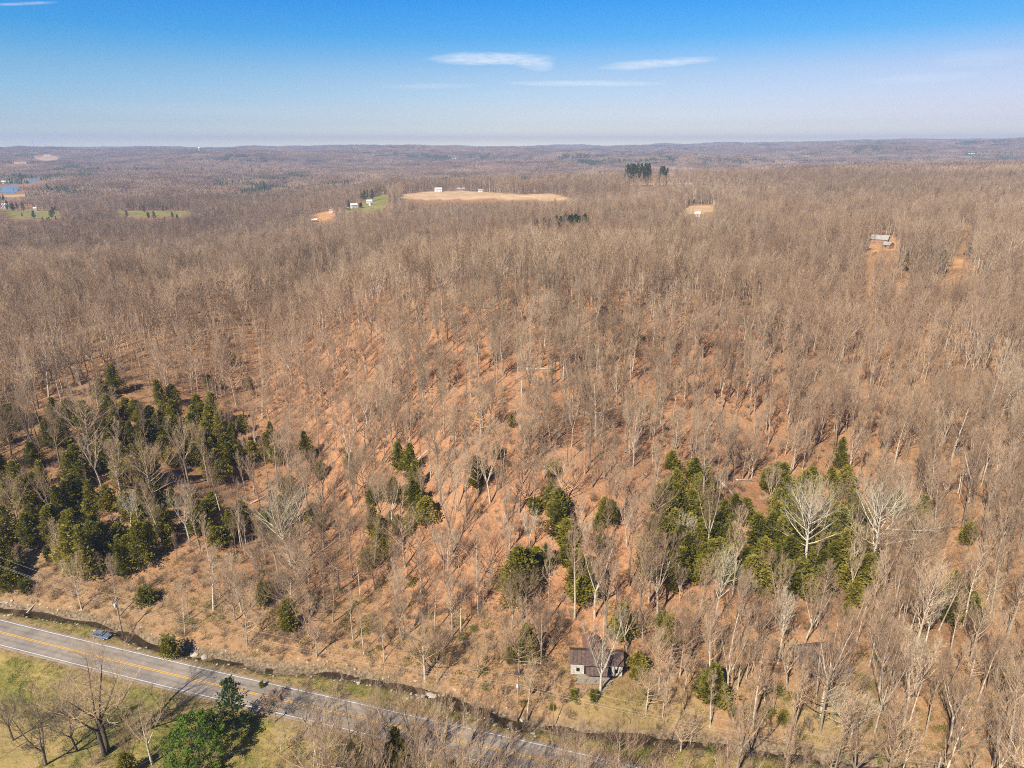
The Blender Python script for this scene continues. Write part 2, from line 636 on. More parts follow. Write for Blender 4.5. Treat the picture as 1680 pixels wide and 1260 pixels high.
def leaf_mat(name, stops, scale=.9):
    m, t, b = newmat(name, .6, .3)
    oi = N(t, 'ShaderNodeObjectInfo')
    tcx = N(t, 'ShaderNodeTexCoord')
    n = N(t, 'ShaderNodeTexNoise', Scale=scale, Detail=4.0)
    t.links.new(tcx.outputs['Object'], n.inputs['Vector'])
    a = mathn(t, 'ADD', mathn(t, 'MULTIPLY', n.outputs[0], 1.3), mathn(t, 'MULTIPLY', oi.outputs['Random'], .5))
    a = mathn(t, 'SUBTRACT', a, .4)
    r = ramp(t, stops)
    t.links.new(a, r.inputs[0])
    t.links.new(r.outputs[0], b.inputs['Base Color'])
    # thin leaves let some of the sun through
    tl = N(t, 'ShaderNodeBsdfTranslucent')
    t.links.new(r.outputs[0], tl.inputs['Color'])
    ms = N(t, 'ShaderNodeMixShader')
    ms.inputs[0].default_value = .35
    t.links.new(b.outputs[0], ms.inputs[1])
    t.links.new(tl.outputs[0], ms.inputs[2])
    t.links.new(ms.outputs[0], t.nodes['Material Output'].inputs['Surface'])
    return m


M_CEDAR = leaf_mat('cedar foliage', [(0, (.075, .075, .01)), (.35, (.18, .175, .018)), (.65, (.3, .265, .035)), (1, (.42, .34, .09))])
M_PINE = leaf_mat('pine foliage', [(0, (.03, .055, .018)), (.5, (.06, .1, .028)), (1, (.11, .15, .04))])
M_BROAD = leaf_mat('glossy foliage', [(0, (.03, .07, .01)), (.45, (.09, .16, .015)), (1, (.22, .3, .04))])
M_RED = leaf_mat('crimson foliage', [(0, (.12, .02, .03)), (1, (.25, .05, .07))])


def ground_mat():
    m, t, b = newmat('leaf litter ground', .95, .1)
    ge = N(t, 'ShaderNodeNewGeometry')

    def noise(sc, det=4, rg=.6):
        n = N(t, 'ShaderNodeTexNoise', Scale=sc, Detail=det, Roughness=rg)
        t.links.new(ge.outputs['Position'], n.inputs['Vector'])
        return n.outputs[0]

    def att(nm):
        a = t.nodes.new('ShaderNodeAttribute')
        a.attribute_name = nm
        return a.outputs['Fac']

    def mix(f, a, c):
        x = N(t, 'ShaderNodeMixRGB')
        t.links.new(f, x.inputs[0])
        for i, v in ((1, a), (2, c)):
            if isinstance(v, tuple):
                x.inputs[i].default_value = (*v, 1)
            else:
                t.links.new(v, x.inputs[i])
        return x.outputs[0]
    fine = noise(1.5, 8, .85)
    mid = noise(.13, 4)
    lit = ramp(t, [(.28, (.09, .05, .025)), (.45, (.28, .165, .082)), (.6, (.4, .25, .132)), (.76, (.56, .4, .25))])
    t.links.new(fine, lit.inputs[0])
    litr = ramp(t, [(.29, (.13, .06, .03)), (.44, (.37, .185, .095)), (.58, (.53, .285, .155)), (.74, (.67, .44, .29))])
    t.links.new(fine, litr.inputs[0])
    rr = mathn(t, 'MULTIPLY', att('red'), mathn(t, 'ADD', .35, mathn(t, 'MULTIPLY', mid, 1.2)), clamp=True)
    c = mix(rr, lit.outputs[0], litr.outputs[0])
    gr = ramp(t, [(.36, (.12, .14, .028)), (.47, (.22, .215, .05)), (.56, (.38, .29, .11)), (.74, (.5, .36, .18))])
    gn = mathn(t, 'ADD', mathn(t, 'MULTIPLY', noise(.07, 3), .55), mathn(t, 'MULTIPLY', noise(1.4, 5, .75), .5))
    t.links.new(gn, gr.inputs[0])
    c = mix(att('grass'), c, gr.outputs[0])
    bu = ramp(t, [(.3, (.14, .1, .055)), (.5, (.32, .22, .12)), (.7, (.47, .34, .2))])
    t.links.new(noise(1.1, 6, .8), bu.inputs[0])
    pm = ramp(t, [(.37, (.5, .48, .48)), (.46, (.88, .88, .88)), (.6, (1.06, 1.05, 1.02))])
    pn_ = mathn(t, 'ADD', mathn(t, 'MULTIPLY', noise(.32, 5, .8), .6), mathn(t, 'MULTIPLY', noise(.06, 3), .4))
    t.links.new(pn_, pm.inputs[0])
    px_ = N(t, 'ShaderNodeMixRGB', blend_type='MULTIPLY')
    px_.inputs[0].default_value = .85
    t.links.new(c, px_.inputs[1])
    t.links.new(pm.outputs[0], px_.inputs[2])
    c = px_.outputs[0]
    bf = mathn(t, 'MULTIPLY', att('buff'), mathn(t, 'ADD', .25, mathn(t, 'MULTIPLY', noise(.3, 3), 1.1)), clamp=True)
    c = mix(bf, c, bu.outputs[0])
    ta = ramp(t, [(.3, (.42, .28, .15)), (.7, (.66, .47, .28))])
    t.links.new(noise(.05, 5), ta.inputs[0])
    c = mix(att('tan'), c, ta.outputs[0])
    la = ramp(t, [(.3, (.14, .16, .035)), (.7, (.33, .29, .1))])
    t.links.new(noise(.06, 4), la.inputs[0])
    c = mix(att('lawn'), c, la.outputs[0])
    di = ramp(t, [(.3, (.42, .2, .08)), (.7, (.6, .38, .18))])
    t.links.new(noise(.1, 4), di.inputs[0])
    c = mix(att('dirt'), c, di.outputs[0])
    stn = ramp(t, [(.38, (.07, .05, .03)), (.5, (.2, .15, .095)), (.68, (.42, .34, .25))])
    t.links.new(noise(1.6, 6, .8), stn.inputs[0])
    c = mix(att('stone'), c, stn.outputs[0])
    t.links.new(c, b.inputs['Base Color'])
    bp = N(t, 'ShaderNodeBump', Strength=.9, Distance=.35)
    t.links.new(noise(1.1, 6, .75), bp.inputs['Height'])
    t.links.new(bp.outputs[0], b.inputs['Normal'])
    return m


M_GROUND = ground_mat()

# ------------------------------------------------------------------ the ground
azs = np.concatenate([np.linspace(-180, -52, 40, endpoint=False), np.linspace(-52, 52, 470, endpoint=False), np.linspace(52, 180, 41)])
rs = np.concatenate([[3, 10, 20, 30, 40, 50, 60, 68, 75], np.arange(80, 215, .9), np.exp(np.arange(math.log(216), math.log(11700), .0145))])
A, RR = np.meshgrid(np.radians(azs), rs)
GX = RR * np.sin(A)
GY = RR * np.cos(A)
GZ = hgt(GX.ravel(), GY.ravel()).reshape(GX.shape)
fx, fy = GX.ravel(), GY.ravel()
s_ = s_creek(fx, fy)
rd_ = s_road(fx, fy)
att_ = {}
nz = fbm(fx, fy, 12, 71)
gapb = ((rd_ > 4.0) & (s_ < -.5))
att_['grass'] = np.where(gapb, .85, 0) + np.where(rd_ < -4, sst(30, 12, fx) * .95, 0)
att_['grass'] = np.clip(att_['grass'] + .6 * sst(16, 6, s_) * (s_ > 0) * sst(-20, 20, fx) * (nz > .05) * sst(90, 60, fx), 0, 1)
att_['buff'] = np.clip((s_ > .8) * .6 * sst(26, 4, s_ + nz * 14) + (rd_ < -4) * .25 * (nz > .1) + .9 * (np.abs(rd_) < 5.4) * (np.abs(rd_) > 3) + (rd_ < -4) * sst(10, 30, fx) * .7, 0, 1)
PX, PY, _ = proj(fx, fy, GZ.ravel())
front = fy > 50
att_['red'] = np.where(front, np.clip(np.exp(-((PX - 860) / 430) ** 2 - (np.where(PY > 690, (PY - 690) / 420, (PY - 690) / 260)) ** 2) * 1.25 + .25, 0, 1), .2)
att_['stone'] = np.clip(1 - sst(1.3, 2.8, np.abs(s_)), 0, 1)
for nm in ('tan', 'lawn', 'dirt'):
    att_[nm] = np.zeros(fx.shape)
for kind, P, _p in CW:
    if kind in att_:
        att_[kind][inpoly(fx, fy, P)] = 1
wat = np.zeros(fx.shape, bool)
for kind, P, _p in CW:
    if kind == 'water':
        wat |= inpoly(fx, fy, P)
nA, nR = len(azs) - 1, len(rs)
me = bpy.data.meshes.new('ground')
# the ring closes on itself: the last azimuth equals the first
vv = np.stack([GX[:, :-1].ravel(), GY[:, :-1].ravel(), GZ[:, :-1].ravel()], 1)
idx = np.arange(nR * nA).reshape(nR, nA)
i0 = idx[:-1, :]
i1 = np.roll(idx, -1, 1)[:-1, :]
j0 = idx[1:, :]
j1 = np.roll(idx, -1, 1)[1:, :]
quads = np.stack([i0, j0, j1, i1], -1).reshape(-1, 4)[:, ::-1]
me.vertices.add(len(vv))
me.vertices.foreach_set('co', vv.ravel())
me.loops.add(quads.size)
me.loops.foreach_set('vertex_index', quads.ravel().astype(np.int32))
me.polygons.add(len(quads))
me.polygons.foreach_set('loop_start', np.arange(0, quads.size, 4, dtype=np.int32))
me.polygons.foreach_set('loop_total', np.full(len(quads), 4, np.int32))
me.update(calc_edges=True)
for nm, a in att_.items():
    at_ = me.attributes.new(nm, 'FLOAT', 'POINT')
    at_.data.foreach_set('value', a.reshape(GX.shape)[:, :-1].ravel().astype(np.float32))
me.materials.append(M_GROUND)
me.shade_smooth()
gobj = link('ground', me)
tag(gobj, 'wooded hills and creek valley covered in brown leaf litter', kind='structure')
if me.polygons[5000].normal.z < 0:
    me.flip_normals()

# ------------------------------------------------------------------ the road


def road_mat():
    m, t, b = newmat('asphalt', .85, .3)
    tcx = N(t, 'ShaderNodeTexCoord')
    at2 = t.nodes.new('ShaderNodeAttribute')
    at2.attribute_name = 'across'
    n = N(t, 'ShaderNodeTexNoise', Scale=.5, Detail=6.0, Roughness=.7)
    t.links.new(tcx.outputs['Object'], n.inputs['Vector'])
    r = ramp(t, [(.3, (.235, .205, .18)), (.7, (.315, .28, .245))])
    t.links.new(n.outputs[0], r.inputs[0])
    # wheel paths polished slightly paler
    w = mathn(t, 'ABSOLUTE', mathn(t, 'SINE', mathn(t, 'MULTIPLY', at2.outputs['Fac'], 1.9)))
    wr = ramp(t, [(0, g3(.86)), (.6, g3(1.02)), (1, g3(1.1))])
    t.links.new(w, wr.inputs[0])
    mu = N(t, 'ShaderNodeMixRGB', blend_type='MULTIPLY')
    mu.inputs[0].default_value = 1
    t.links.new(r.outputs[0], mu.inputs[1])
    t.links.new(wr.outputs[0], mu.inputs[2])
    # tar crack sealing
    v = N(t, 'ShaderNodeTexVoronoi', feature='DISTANCE_TO_EDGE', Scale=.14)
    t.links.new(tcx.outputs['Object'], v.inputs['Vector'])
    vr = ramp(t, [(.0, g3(.7)), (.012, g3(1))])
    t.links.new(v.outputs['Distance'], vr.inputs[0])
    m3 = N(t, 'ShaderNodeMixRGB', blend_type='MULTIPLY')
    m3.inputs[0].default_value = 1
    t.links.new(mu.outputs[0], m3.inputs[1])
    t.links.new(vr.outputs[0], m3.inputs[2])
    pn = N(t, 'ShaderNodeTexNoise', Scale=.09, Detail=5.0, Roughness=.7)
    t.links.new(tcx.outputs['Object'], pn.inputs['Vector'])
    pr = ramp(t, [(.42, (.8, .8, .8)), (.5, (1, .985, .96)), (.62, (1.1, 1.07, 1.03))])
    t.links.new(pn.outputs[0], pr.inputs[0])
    m4 = N(t, 'ShaderNodeMixRGB', blend_type='MULTIPLY')
    m4.inputs[0].default_value = 1
    t.links.new(m3.outputs[0], m4.inputs[1])
    t.links.new(pr.outputs[0], m4.inputs[2])
    t.links.new(m4.outputs[0], b.inputs['Base Color'])
    return m


def paint(name, c):
    m, t, b = newmat(name, .7, .3)
    tcx = N(t, 'ShaderNodeTexCoord')
    n = N(t, 'ShaderNodeTexNoise', Scale=3.0, Detail=5.0, Roughness=.8)
    t.links.new(tcx.outputs['Object'], n.inputs['Vector'])
    r = ramp(t, [(.3, tuple(v * .6 + .08 for v in c)), (.5, c)])
    t.links.new(n.outputs[0], r.inputs[0])
    t.links.new(r.outputs[0], b.inputs['Base Color'])
    return m


def resample(P, step, x0, x1):
    P = P[(P[:, 0] >= x0) & (P[:, 0] <= x1)]
    d = np.concatenate([[0], np.cumsum(np.hypot(*np.diff(P, axis=0).T))])
    u = np.arange(0, d[-1], step)
    Q = np.stack([np.interp(u, d, P[:, 0]), np.interp(u, d, P[:, 1])], 1)
    T = np.gradient(Q, axis=0)
    T /= np.linalg.norm(T, axis=1)[:, None]
    return Q, np.stack([-T[:, 1], T[:, 0]], 1)


def strip(name, Q, Nn, offs, zs, mat, ident=None):
    mb = MB()
    k = len(offs)
    for q, n in zip(Q, Nn):
        for o, z in zip(offs, zs):
            p = q + n * o
            mb.v.append((p[0], p[1], z))
    for i in range(len(Q) - 1):
        for j in range(k - 1):
            a = i * k + j
            mb.f.append((a, a + k, a + k + 1, a + 1)[::-1])
    o = mb.build(name, mat)
    a = o.data.attributes.new('across', 'FLOAT', 'POINT')
    a.data.foreach_set('value', np.tile(np.array(offs, np.float32), len(Q)))
    if o.data.polygons[0].normal.z < 0:
        o.data.flip_normals()
    return o


M_ASPH = road_mat()
Q, Nn = resample(ROADS, 1.5, -420, 300)
offs = [-4.1, -3.9, -3.3, -2.6, -1.8, -1, -.3, 0, .3, 1, 1.8, 2.6, 3.3, 3.9, 4.1]
rw = strip('road', Q, Nn, offs, [-.05] + [.05] * 13 + [-.05], M_ASPH)
tag(rw, 'two lane asphalt country road along the creek', kind='structure')
M_WHITE = paint('white road paint', (.66, .64, .6))
M_YEL = paint('yellow road paint', (.75, .42, .06))
for nm, off, mt in (('edge_line', 3.35, M_WHITE), ('edge_line', -3.35, M_WHITE), ('centre_line', .17, M_YEL), ('centre_line', -.17, M_YEL)):
    w = .09 if off in (3.35, -3.35) else .085
    o = strip(nm, Q, Nn, [off - w, off + w], [.056, .056], mt)
    o.parent = rw

# ------------------------------------------------------------------ creek water and the river


def water_mat(name, col, rough, bs):
    m, t, b = newmat(name, rough, .5)
    tcx = N(t, 'ShaderNodeTexCoord')
    n = N(t, 'ShaderNodeTexNoise', Scale=.8, Detail=4.0)
    t.links.new(tcx.outputs['Object'], n.inputs['Vector'])
    r = ramp(t, [(.35, col), (.7, tuple(v * 1.8 for v in col))])
    t.links.new(n.outputs[0], r.inputs[0])
    t.links.new(r.outputs[0], b.inputs['Base Color'])
    n2 = N(t, 'ShaderNodeTexNoise', Scale=bs, Detail=3.0)
    t.links.new(tcx.outputs['Object'], n2.inputs['Vector'])
    bp = N(t, 'ShaderNodeBump', Strength=.25, Distance=.1)
    t.links.new(n2.outputs[0], bp.inputs['Height'])
    t.links.new(bp.outputs[0], b.inputs['Normal'])
    return m


M_CREEK = water_mat('creek water', (.035, .024, .013), .08, 3)
Qc, Nc = resample(CREEKS, 1.5, -300, 150)
cw_ = strip('creek_water', Qc, Nc, [-1.9, 0, 1.9], [-1.12] * 3, M_CREEK)
tag(cw_, 'shallow dark creek water between stony banks', kind='structure')
M_RIVER = water_mat('river water', (.13, .18, .23), .25, .3)
for kind, P, _p in CW:
    if kind == 'water':
        zz = float(np.max(hgt(*np.array(P).T))) + .4
        mb = MB()
        c0 = np.mean(P, axis=0)
        mb.v = [(c0[0], c0[1], zz)] + [(x, y, zz) for x, y in P]
        n = len(P)
        mb.f = [(0, 1 + i, 1 + (i + 1) % n) for i in range(n)]
        o = mb.build('river_water', M_RIVER)
        if o.data.polygons[0].normal.z < 0:
            o.data.flip_normals()
        tag(o, 'blue river water far off in the valley', kind='structure')

# ------------------------------------------------------------------ tree forms


def rv(rng, s=1.0):
    return Vector((rng.uniform(-s, s), rng.uniform(-s, s), rng.uniform(-s, s)))


def bare_tree(seed, H, style, lod):
    """returns (trunk MB, crown MB); style: tall, oak, slim, gnarled"""
    rng = random.Random(seed)
    tr = MB()
    cr = MB()
    P = dict(
        tall=dict(f0=.4, n1=26, L=.3, el=(36, 64), cur=.55, r0=.0125, spread=1, fork=0),
        oak=dict(f0=.30, n1=26, L=.52, el=(14, 50), cur=.35, r0=.018, spread=1, fork=0),
        slim=dict(f0=.45, n1=15, L=.19, el=(40, 66), cur=.5, r0=.0085, spread=.8, fork=0),
        vase=dict(f0=.2, n1=11, L=.27, el=(40, 68), cur=.6, r0=.013, spread=1, fork=4),
        gnarled=dict(f0=.18, n1=24, L=.42, el=(8, 58), cur=.3, r0=.0165, spread=1, fork=3))[style]
    tw = {0: .0135, 1: .026, 2: .052}[lod]
    n2m = {0: 7, 1: 6, 2: 4}[lod]
    n3m = {0: 6, 1: 4, 2: 3}[lod]
    n4m = {0: 3, 1: 1, 2: 0}[lod]
    n1 = int(P['n1'] * {0: 1, 1: .85, 2: .6}[lod])
    gn = 1.9 if style == 'gnarled' else 1.0
    sd = {0: 6, 1: 4, 2: 3}[lod]

    def path(p, d, L, n, wob, up):
        pts = [p.copy()]
        d = d.normalized()
        for i in range(n):
            d = (d + rv(rng, wob) + Vector((0, 0, up / n))).normalized()
            p = p + d * (L / n)
            pts.append(p.copy())
        return pts

    def on(pts, t):
        k = t * (len(pts) - 1)
        i = min(int(k), len(pts) - 2)
        return pts[i].lerp(pts[i + 1], k - i), (pts[i + 1] - pts[i]).normalized()

    def side(d, ang, roll):
        u = d.cross(Vector((0, 0, 1)) if abs(d.z) < .95 else Vector((1, 0, 0))).normalized()
        w = d.cross(u)
        q = u * math.cos(roll) + w * math.sin(roll)
        return (d * math.cos(ang) + q * math.sin(ang)).normalized()

    def limb(p, d, L, r, f):
        n = 5 if lod == 0 else 3
        pts = path(p, d, L, n, .13 * gn, P['cur'])
        r_end = max(tw * .8, r * .25)
        rad = [r * (1 - i / n) + r_end * i / n for i in range(n + 1)]
        cr.tube(pts, rad, 4 if lod == 0 else 3, tip=True)
        n2 = max(2, int(n2m * (.6 + .5 * rng.random())))
        for j in range(n2):
            t = .22 + .76 * (j + rng.random()) / n2
            q, dd = on(pts, t)
            d2 = side(dd, R(rng.uniform(28, 58)), rng.uniform(0, 6.28))
            d2.z += .32
            L2 = L * (.52 - .22 * t) * rng.uniform(.7, 1.2)
            p2 = path(q, d2, L2, 3 if lod == 0 else 2, .16 * gn, P['cur'] * .7)
            r2 = max(tw, r * (1 - t) * .55)
            k = len(p2)
            cr.tube(p2, [r2 + (tw * .7 - r2) * i / (k - 1) for i in range(k)], 3, tip=True)
            for m_ in range(n3m):
                t3 = .15 + .85 * (m_ + rng.random()) / n3m
                q3, dd3 = on(p2, min(t3, 1))
                d3 = side(dd3, R(rng.uniform(22, 55)), rng.uniform(0, 6.28))
                d3.z += .5
                L3 = max(.35, L2 * rng.uniform(.3, .6))
                e3 = q3 + d3.normalized() * L3
                cr.tube([q3, e3], [tw * .85, tw], 3, tip=True)
                for _ in range(n4m):
                    q4 = q3.lerp(e3, rng.uniform(.3, 1))
                    d4 = side(d3.normalized(), R(rng.uniform(20, 50)), rng.uniform(0, 6.28))
                    d4.z += .5
                    cr.tube([q4, q4 + d4 * L3 * rng.uniform(.35, .7)], [tw * .62, tw], 3, tip=True)

    leaders = []
    r0 = H * P['r0']
    if P['fork']:
        fh = H * rng.uniform(.22, .38)
        base = path(Vector((0, 0, -.5)), Vector((rng.uniform(-.1, .1), rng.uniform(-.1, .1), 1)), fh + .5, 3, .05, .1)
        tr.tube(base, [r0 * 1.35, r0 * 1.05, r0 * .98, r0 * .9], sd)
        a0 = rng.random() * 6
        for k in range(P['fork']):
            a = a0 + 6.283 * k / P['fork'] + rng.uniform(-.4, .4)
            tl = .42 if style == 'vase' else .62
            leaders.append((path(base[-1] - Vector((0, 0, .2)), Vector((math.cos(a) * tl, math.sin(a) * tl, 1)), (H - fh) * rng.uniform(.8, 1.02), 6, .07 * gn, .35), r0 * .66, .12))
    else:
        leaders.append((path(Vector((0, 0, -.5)), Vector((rng.uniform(-.07, .07), rng.uniform(-.07, .07), 1)), H * (.97 if style != 'oak' else .85) + .5, 8, .045, .15), r0 * 1.25, P['f0']))
    for (pts, rr, f0) in leaders:
        n = len(pts) - 1
        rad = [max(tw, rr * (1 - (i / n) ** 1.0 * .92)) for i in range(n + 1)]
        tr.tube(pts, rad, sd, tip=True)
        cnt = n1 if not P['fork'] else max(5, int(n1 * (.75 if style != 'gnarled' else .6)))
        ga = rng.random() * 6
        for j in range(cnt):
            f = f0 + (1 - f0) * ((j + rng.random() * .8) / cnt) ** .9
            f = min(f, .985)
            q, dd = on(pts, f)
            ga += 2.4 + rng.uniform(-.5, .5)
            e = R(rng.uniform(*P['el']) + 14 * (f - f0))
            d = Vector((math.cos(ga) * math.cos(e), math.sin(ga) * math.cos(e), math.sin(e)))
            t = (f - f0) / (1 - f0)
            shape = (.75 + .5 * t) * (1.12 - .75 * t ** 1.8) if style != 'oak' else (1.1 - .5 * t ** 2)
            limb(q, d, H * P['L'] * shape * rng.uniform(.65, 1.15), max(tw * 1.1, rr * (1 - f * .85) * .5), f)
    return tr, cr


def evergreen(seed, H, wid, kind):
    """cone or oval of drooping sprays on radial boughs"""
    rng = random.Random(seed)
    tr = MB()
    cr = MB()
    lean = Vector((rng.uniform(-.03, .03), rng.uniform(-.03, .03), 1)) * H
    tr.tube([Vector((0, 0, -.5)), lean * .5, lean * .97], [H * .017 + .03, H * .011 + .02, .02], 5, tip=True)
    nb = {'cedar': 165, 'pine': 95, 'round': 130}[kind]
    f0 = {'cedar': .06, 'pine': .22, 'round': .03}[kind]
    for b in range(nb):
        f = f0 + (1 - f0) * (b + rng.random()) / nb
        t = (f - f0) / (1 - f0)
        if kind == 'cedar':
            w = min(1, .55 + t * 2.2) * ((1 - t) ** .72 if seed % 3 == 0 else (1 - t ** 2.4) ** .85 * (1 - .25 * t))
        elif kind == 'round':
            w = math.sqrt(max(0, 1 - (t * 1.7 - .72) ** 2)) if t * 1.7 - .72 < 1 else .1
        else:
            w = min(1, .5 + t * 3) * (1 - t) ** .6
        a = b * 2.399 + rng.uniform(-.5, .5)
        L = wid * .5 * w * rng.uniform(.55, 1.15) * (1 + .28 * math.sin(a * 2 + seed + f * 5) + .18 * math.sin(a * 3 + seed * 2 - f * 9)) + .15
        e = R({'cedar': 28, 'pine': 8, 'round': 15}[kind] + 25 * t + rng.uniform(-12, 12))
        d = Vector((math.cos(a) * math.cos(e), math.sin(a) * math.cos(e), math.sin(e)))
        p = lean * f
        q = p + d * L
        ns = int(8 + L * 9)
        for k in range(ns):
            u = .25 + .78 * (k + rng.random()) / ns
            c = p + d * (L * u) + rv(rng, .16 + .1 * L)
            dd = (d + rv(rng, .8) + Vector((0, 0, .25))).normalized()
            ln = rng.uniform(.2, .46) * (1.2 if kind == 'pine' else 1)
            wv = dd.cross(rv(rng, 1) + Vector((0, 0, .3))).normalized() * ln * rng.uniform(.22, .42)
            m_ = c + dd * ln * .5
            i = len(cr.v)
            cr.v += [tuple(c - wv * .35), tuple(m_ - wv), tuple(c + dd * ln), tuple(m_ + wv + Vector((0, 0, -.05)))]
            cr.f.append((i, i + 1, i + 2, i + 3))
    return tr, cr


def broadleaf(seed, H, wid):
    rng = random.Random(seed)
    tr = MB()
    cr = MB()
    tr.tube([Vector((0, 0, -.5)), Vector((.1, 0, H * .4)), Vector((0, .1, H * .8))], [.3, .2, .05], 6, tip=True)
    for b in range(190):
        # leafy lobes scattered over an egg shaped crown
        a = rng.random() * 6.283
        t = rng.random() ** .8
        w = math.sqrt(max(.02, 1 - (t * 1.5 - .55) ** 2))
        rr = wid * .5 * w * rng.uniform(.55, 1.02)
        c = Vector((math.cos(a) * rr, math.sin(a) * rr, H * (.04 + .9 * t)))
        lr = rng.uniform(.5, 1.05)
        for k in range(75):
            q = rv(rng, 1)
            if q.length > 1:
                continue
            q = c + q * lr
            out = (q - c + Vector((0, 0, .4 * lr)) + rv(rng, .5)).normalized()
            u = out.cross(rv(rng, 1)).normalized()
            w2 = out.cross(u)
            s = rng.uniform(.1, .19)
            i = len(cr.v)
            cr.v += [tuple(q - u * s * 1.6), tuple(q - w2 * s * .7), tuple(q + u * s * 1.6), tuple(q + w2 * s * .7)]
            cr.f.append((i, i + 1, i + 2, i + 3))
    return tr, cr


def shrub(seed, H, n):
    rng = random.Random(seed)
    cr = MB()
    for i in range(n):
        a = rng.random() * 6.283
        e = R(rng.uniform(35, 85))
        d = Vector((math.cos(a) * math.cos(e), math.sin(a) * math.cos(e), math.sin(e)))
        p = Vector((rng.uniform(-.5, .5), rng.uniform(-.5, .5), -.1))
        L = H * rng.uniform(.6, 1.1)
        q = p + d * L * .5
        d2 = (d + rv(rng, .3) + Vector((0, 0, .2))).normalized()
        e2 = q + d2 * L * .5
        cr.tube([p, q, e2], [.028, .02, .01], 3, tip=True)
        for k in range(7):
            t = rng.uniform(.25, 1)
            b = p.lerp(q, t * 2) if t < .5 else q.lerp(e2, t * 2 - 1)
            dd = (d2 + rv(rng, .8)).normalized()
            e3 = b + dd * L * rng.uniform(.2, .4)
            cr.tube([b, e3], [.014, .01], 3, tip=True)
            cr.tube([b.lerp(e3, .5), b.lerp(e3, .5) + (dd + rv(rng, .7)) * L * .16], [.012, .01], 3, tip=True)
    return cr


def join(tr, cr, m1, m2, name):
    mb = MB()
    mb.v = tr.v + cr.v
    o = len(tr.v)
    mb.f = tr.f + [tuple(i + o for i in f) for f in cr.f]
    me = mb.mesh(name, [m1, m2])
    mi = np.zeros(len(mb.f), np.int32)
    mi[len(tr.f):] = 1
    me.polygons.foreach_set('material_index', mi)
    return me


NEAR = []      # (style, base height, trunk mesh, crown mesh, joined mesh)
for k, (st, H) in enumerate([('tall', 16), ('tall', 17), ('tall', 15), ('tall', 16), ('vase', 15), ('vase', 15), ('vase', 14), ('oak', 14), ('oak', 13), ('slim', 15), ('slim', 14), ('slim', 13)]):
    tr, cr = bare_tree(100 + k, H, st, 0)
    NEAR.append((st, H, tr.mesh('trunk', M_BARK, True), cr.mesh('crown', M_TWIG), join(tr, cr, M_BARK, M_TWIG, 'bare_tree')))
MIDF = []
for k, st in enumerate(['tall', 'tall', 'tall', 'vase', 'vase', 'oak', 'slim', 'slim']):
    tr, cr = bare_tree(200 + k, 15, st, 1)
    MIDF.append((st, 15, join(tr, cr, M_BARK, M_TWIG, 'bare_tree')))
FARF = []
for k, st in enumerate(['tall', 'tall', 'vase', 'oak', 'slim', 'vase']):
    tr, cr = bare_tree(300 + k, 15, st, 2)
    FARF.append((st, 15, join(tr, cr, M_BARK, M_TWIG, 'bare_tree')))


def sprig_patch(seed, size, n):
    """a stand of distant trees, each a stem with a spray of boughs"""
    rng = random.Random(seed)
    mb = MB()
    g = int(math.sqrt(n))
    for i in range(g):
        for j in range(g):
            x = (i + rng.random()) / g * size - size / 2
            y = (j + rng.random()) / g * size - size / 2
            H = rng.uniform(11, 18)
            b = Vector((x, y, -2))
            mb.tube([b, Vector((x, y, H))], [.3, .1], 3, tip=True)
            for k in range(17):
                a = rng.random() * 6.283
                z = H * rng.uniform(.3, .9)
                L = rng.uniform(2, 4.2)
                p = Vector((x, y, z))
                q = p + Vector((math.cos(a) * L, math.sin(a) * L, L * rng.uniform(.5, 1.5)))
                mb.tube([p, q], [.34, .2], 3, tip=True)
    return mb.mesh('distant_tree_stand', M_TWIG)


PATCH = [sprig_patch(500 + k, 52, 49) for k in range(5)]


def pine_patch(seed, size, n):
    rng = random.Random(seed)
    mb = MB()
    for i in range(n):
        x, y = rng.uniform(-size / 2, size / 2), rng.uniform(-size / 2, size / 2)
        H = rng.uniform(9, 17)
        for k in range(3):
            z0 = H * (.12 + .26 * k)
            mb.tube([Vector((x, y, z0)), Vector((x + rng.uniform(-.4, .4), y, z0 + H * .42))], [H * (.24 - .055 * k), .1], 5, tip=True)
    return mb.mesh('distant_evergreen_stand', M_PINE)


PATCH += [pine_patch(510, 52, 16), pine_patch(511, 52, 30)]

CED = []
for k, (H, w) in enumerate([(9, 3.6), (8, 3.6), (10, 4.2), (7, 3.4), (9, 3.2), (11, 4.4), (8, 4.0)]):
    tr, cr = evergreen(400 + k, H, w, 'cedar')
    CED.append((H, tr.mesh('trunk', M_DARK, True), cr.mesh('crown', M_CEDAR)))
PIN = []
for k, (H, w) in enumerate([(12, 5.2), (11, 5.0)]):
    tr, cr = evergreen(430 + k, H, w, 'pine')
    PIN.append((H, tr.mesh('trunk', M_DARK, True), cr.mesh('crown', M_PINE)))
RND = []
for k, (H, w) in enumerate([(4, 3.6), (5, 3.6)]):
    tr, cr = evergreen(460 + k, H, w, 'round')
    RND.append((H, tr.mesh('trunk', M_DARK, True), cr.mesh('crown', M_CEDAR)))

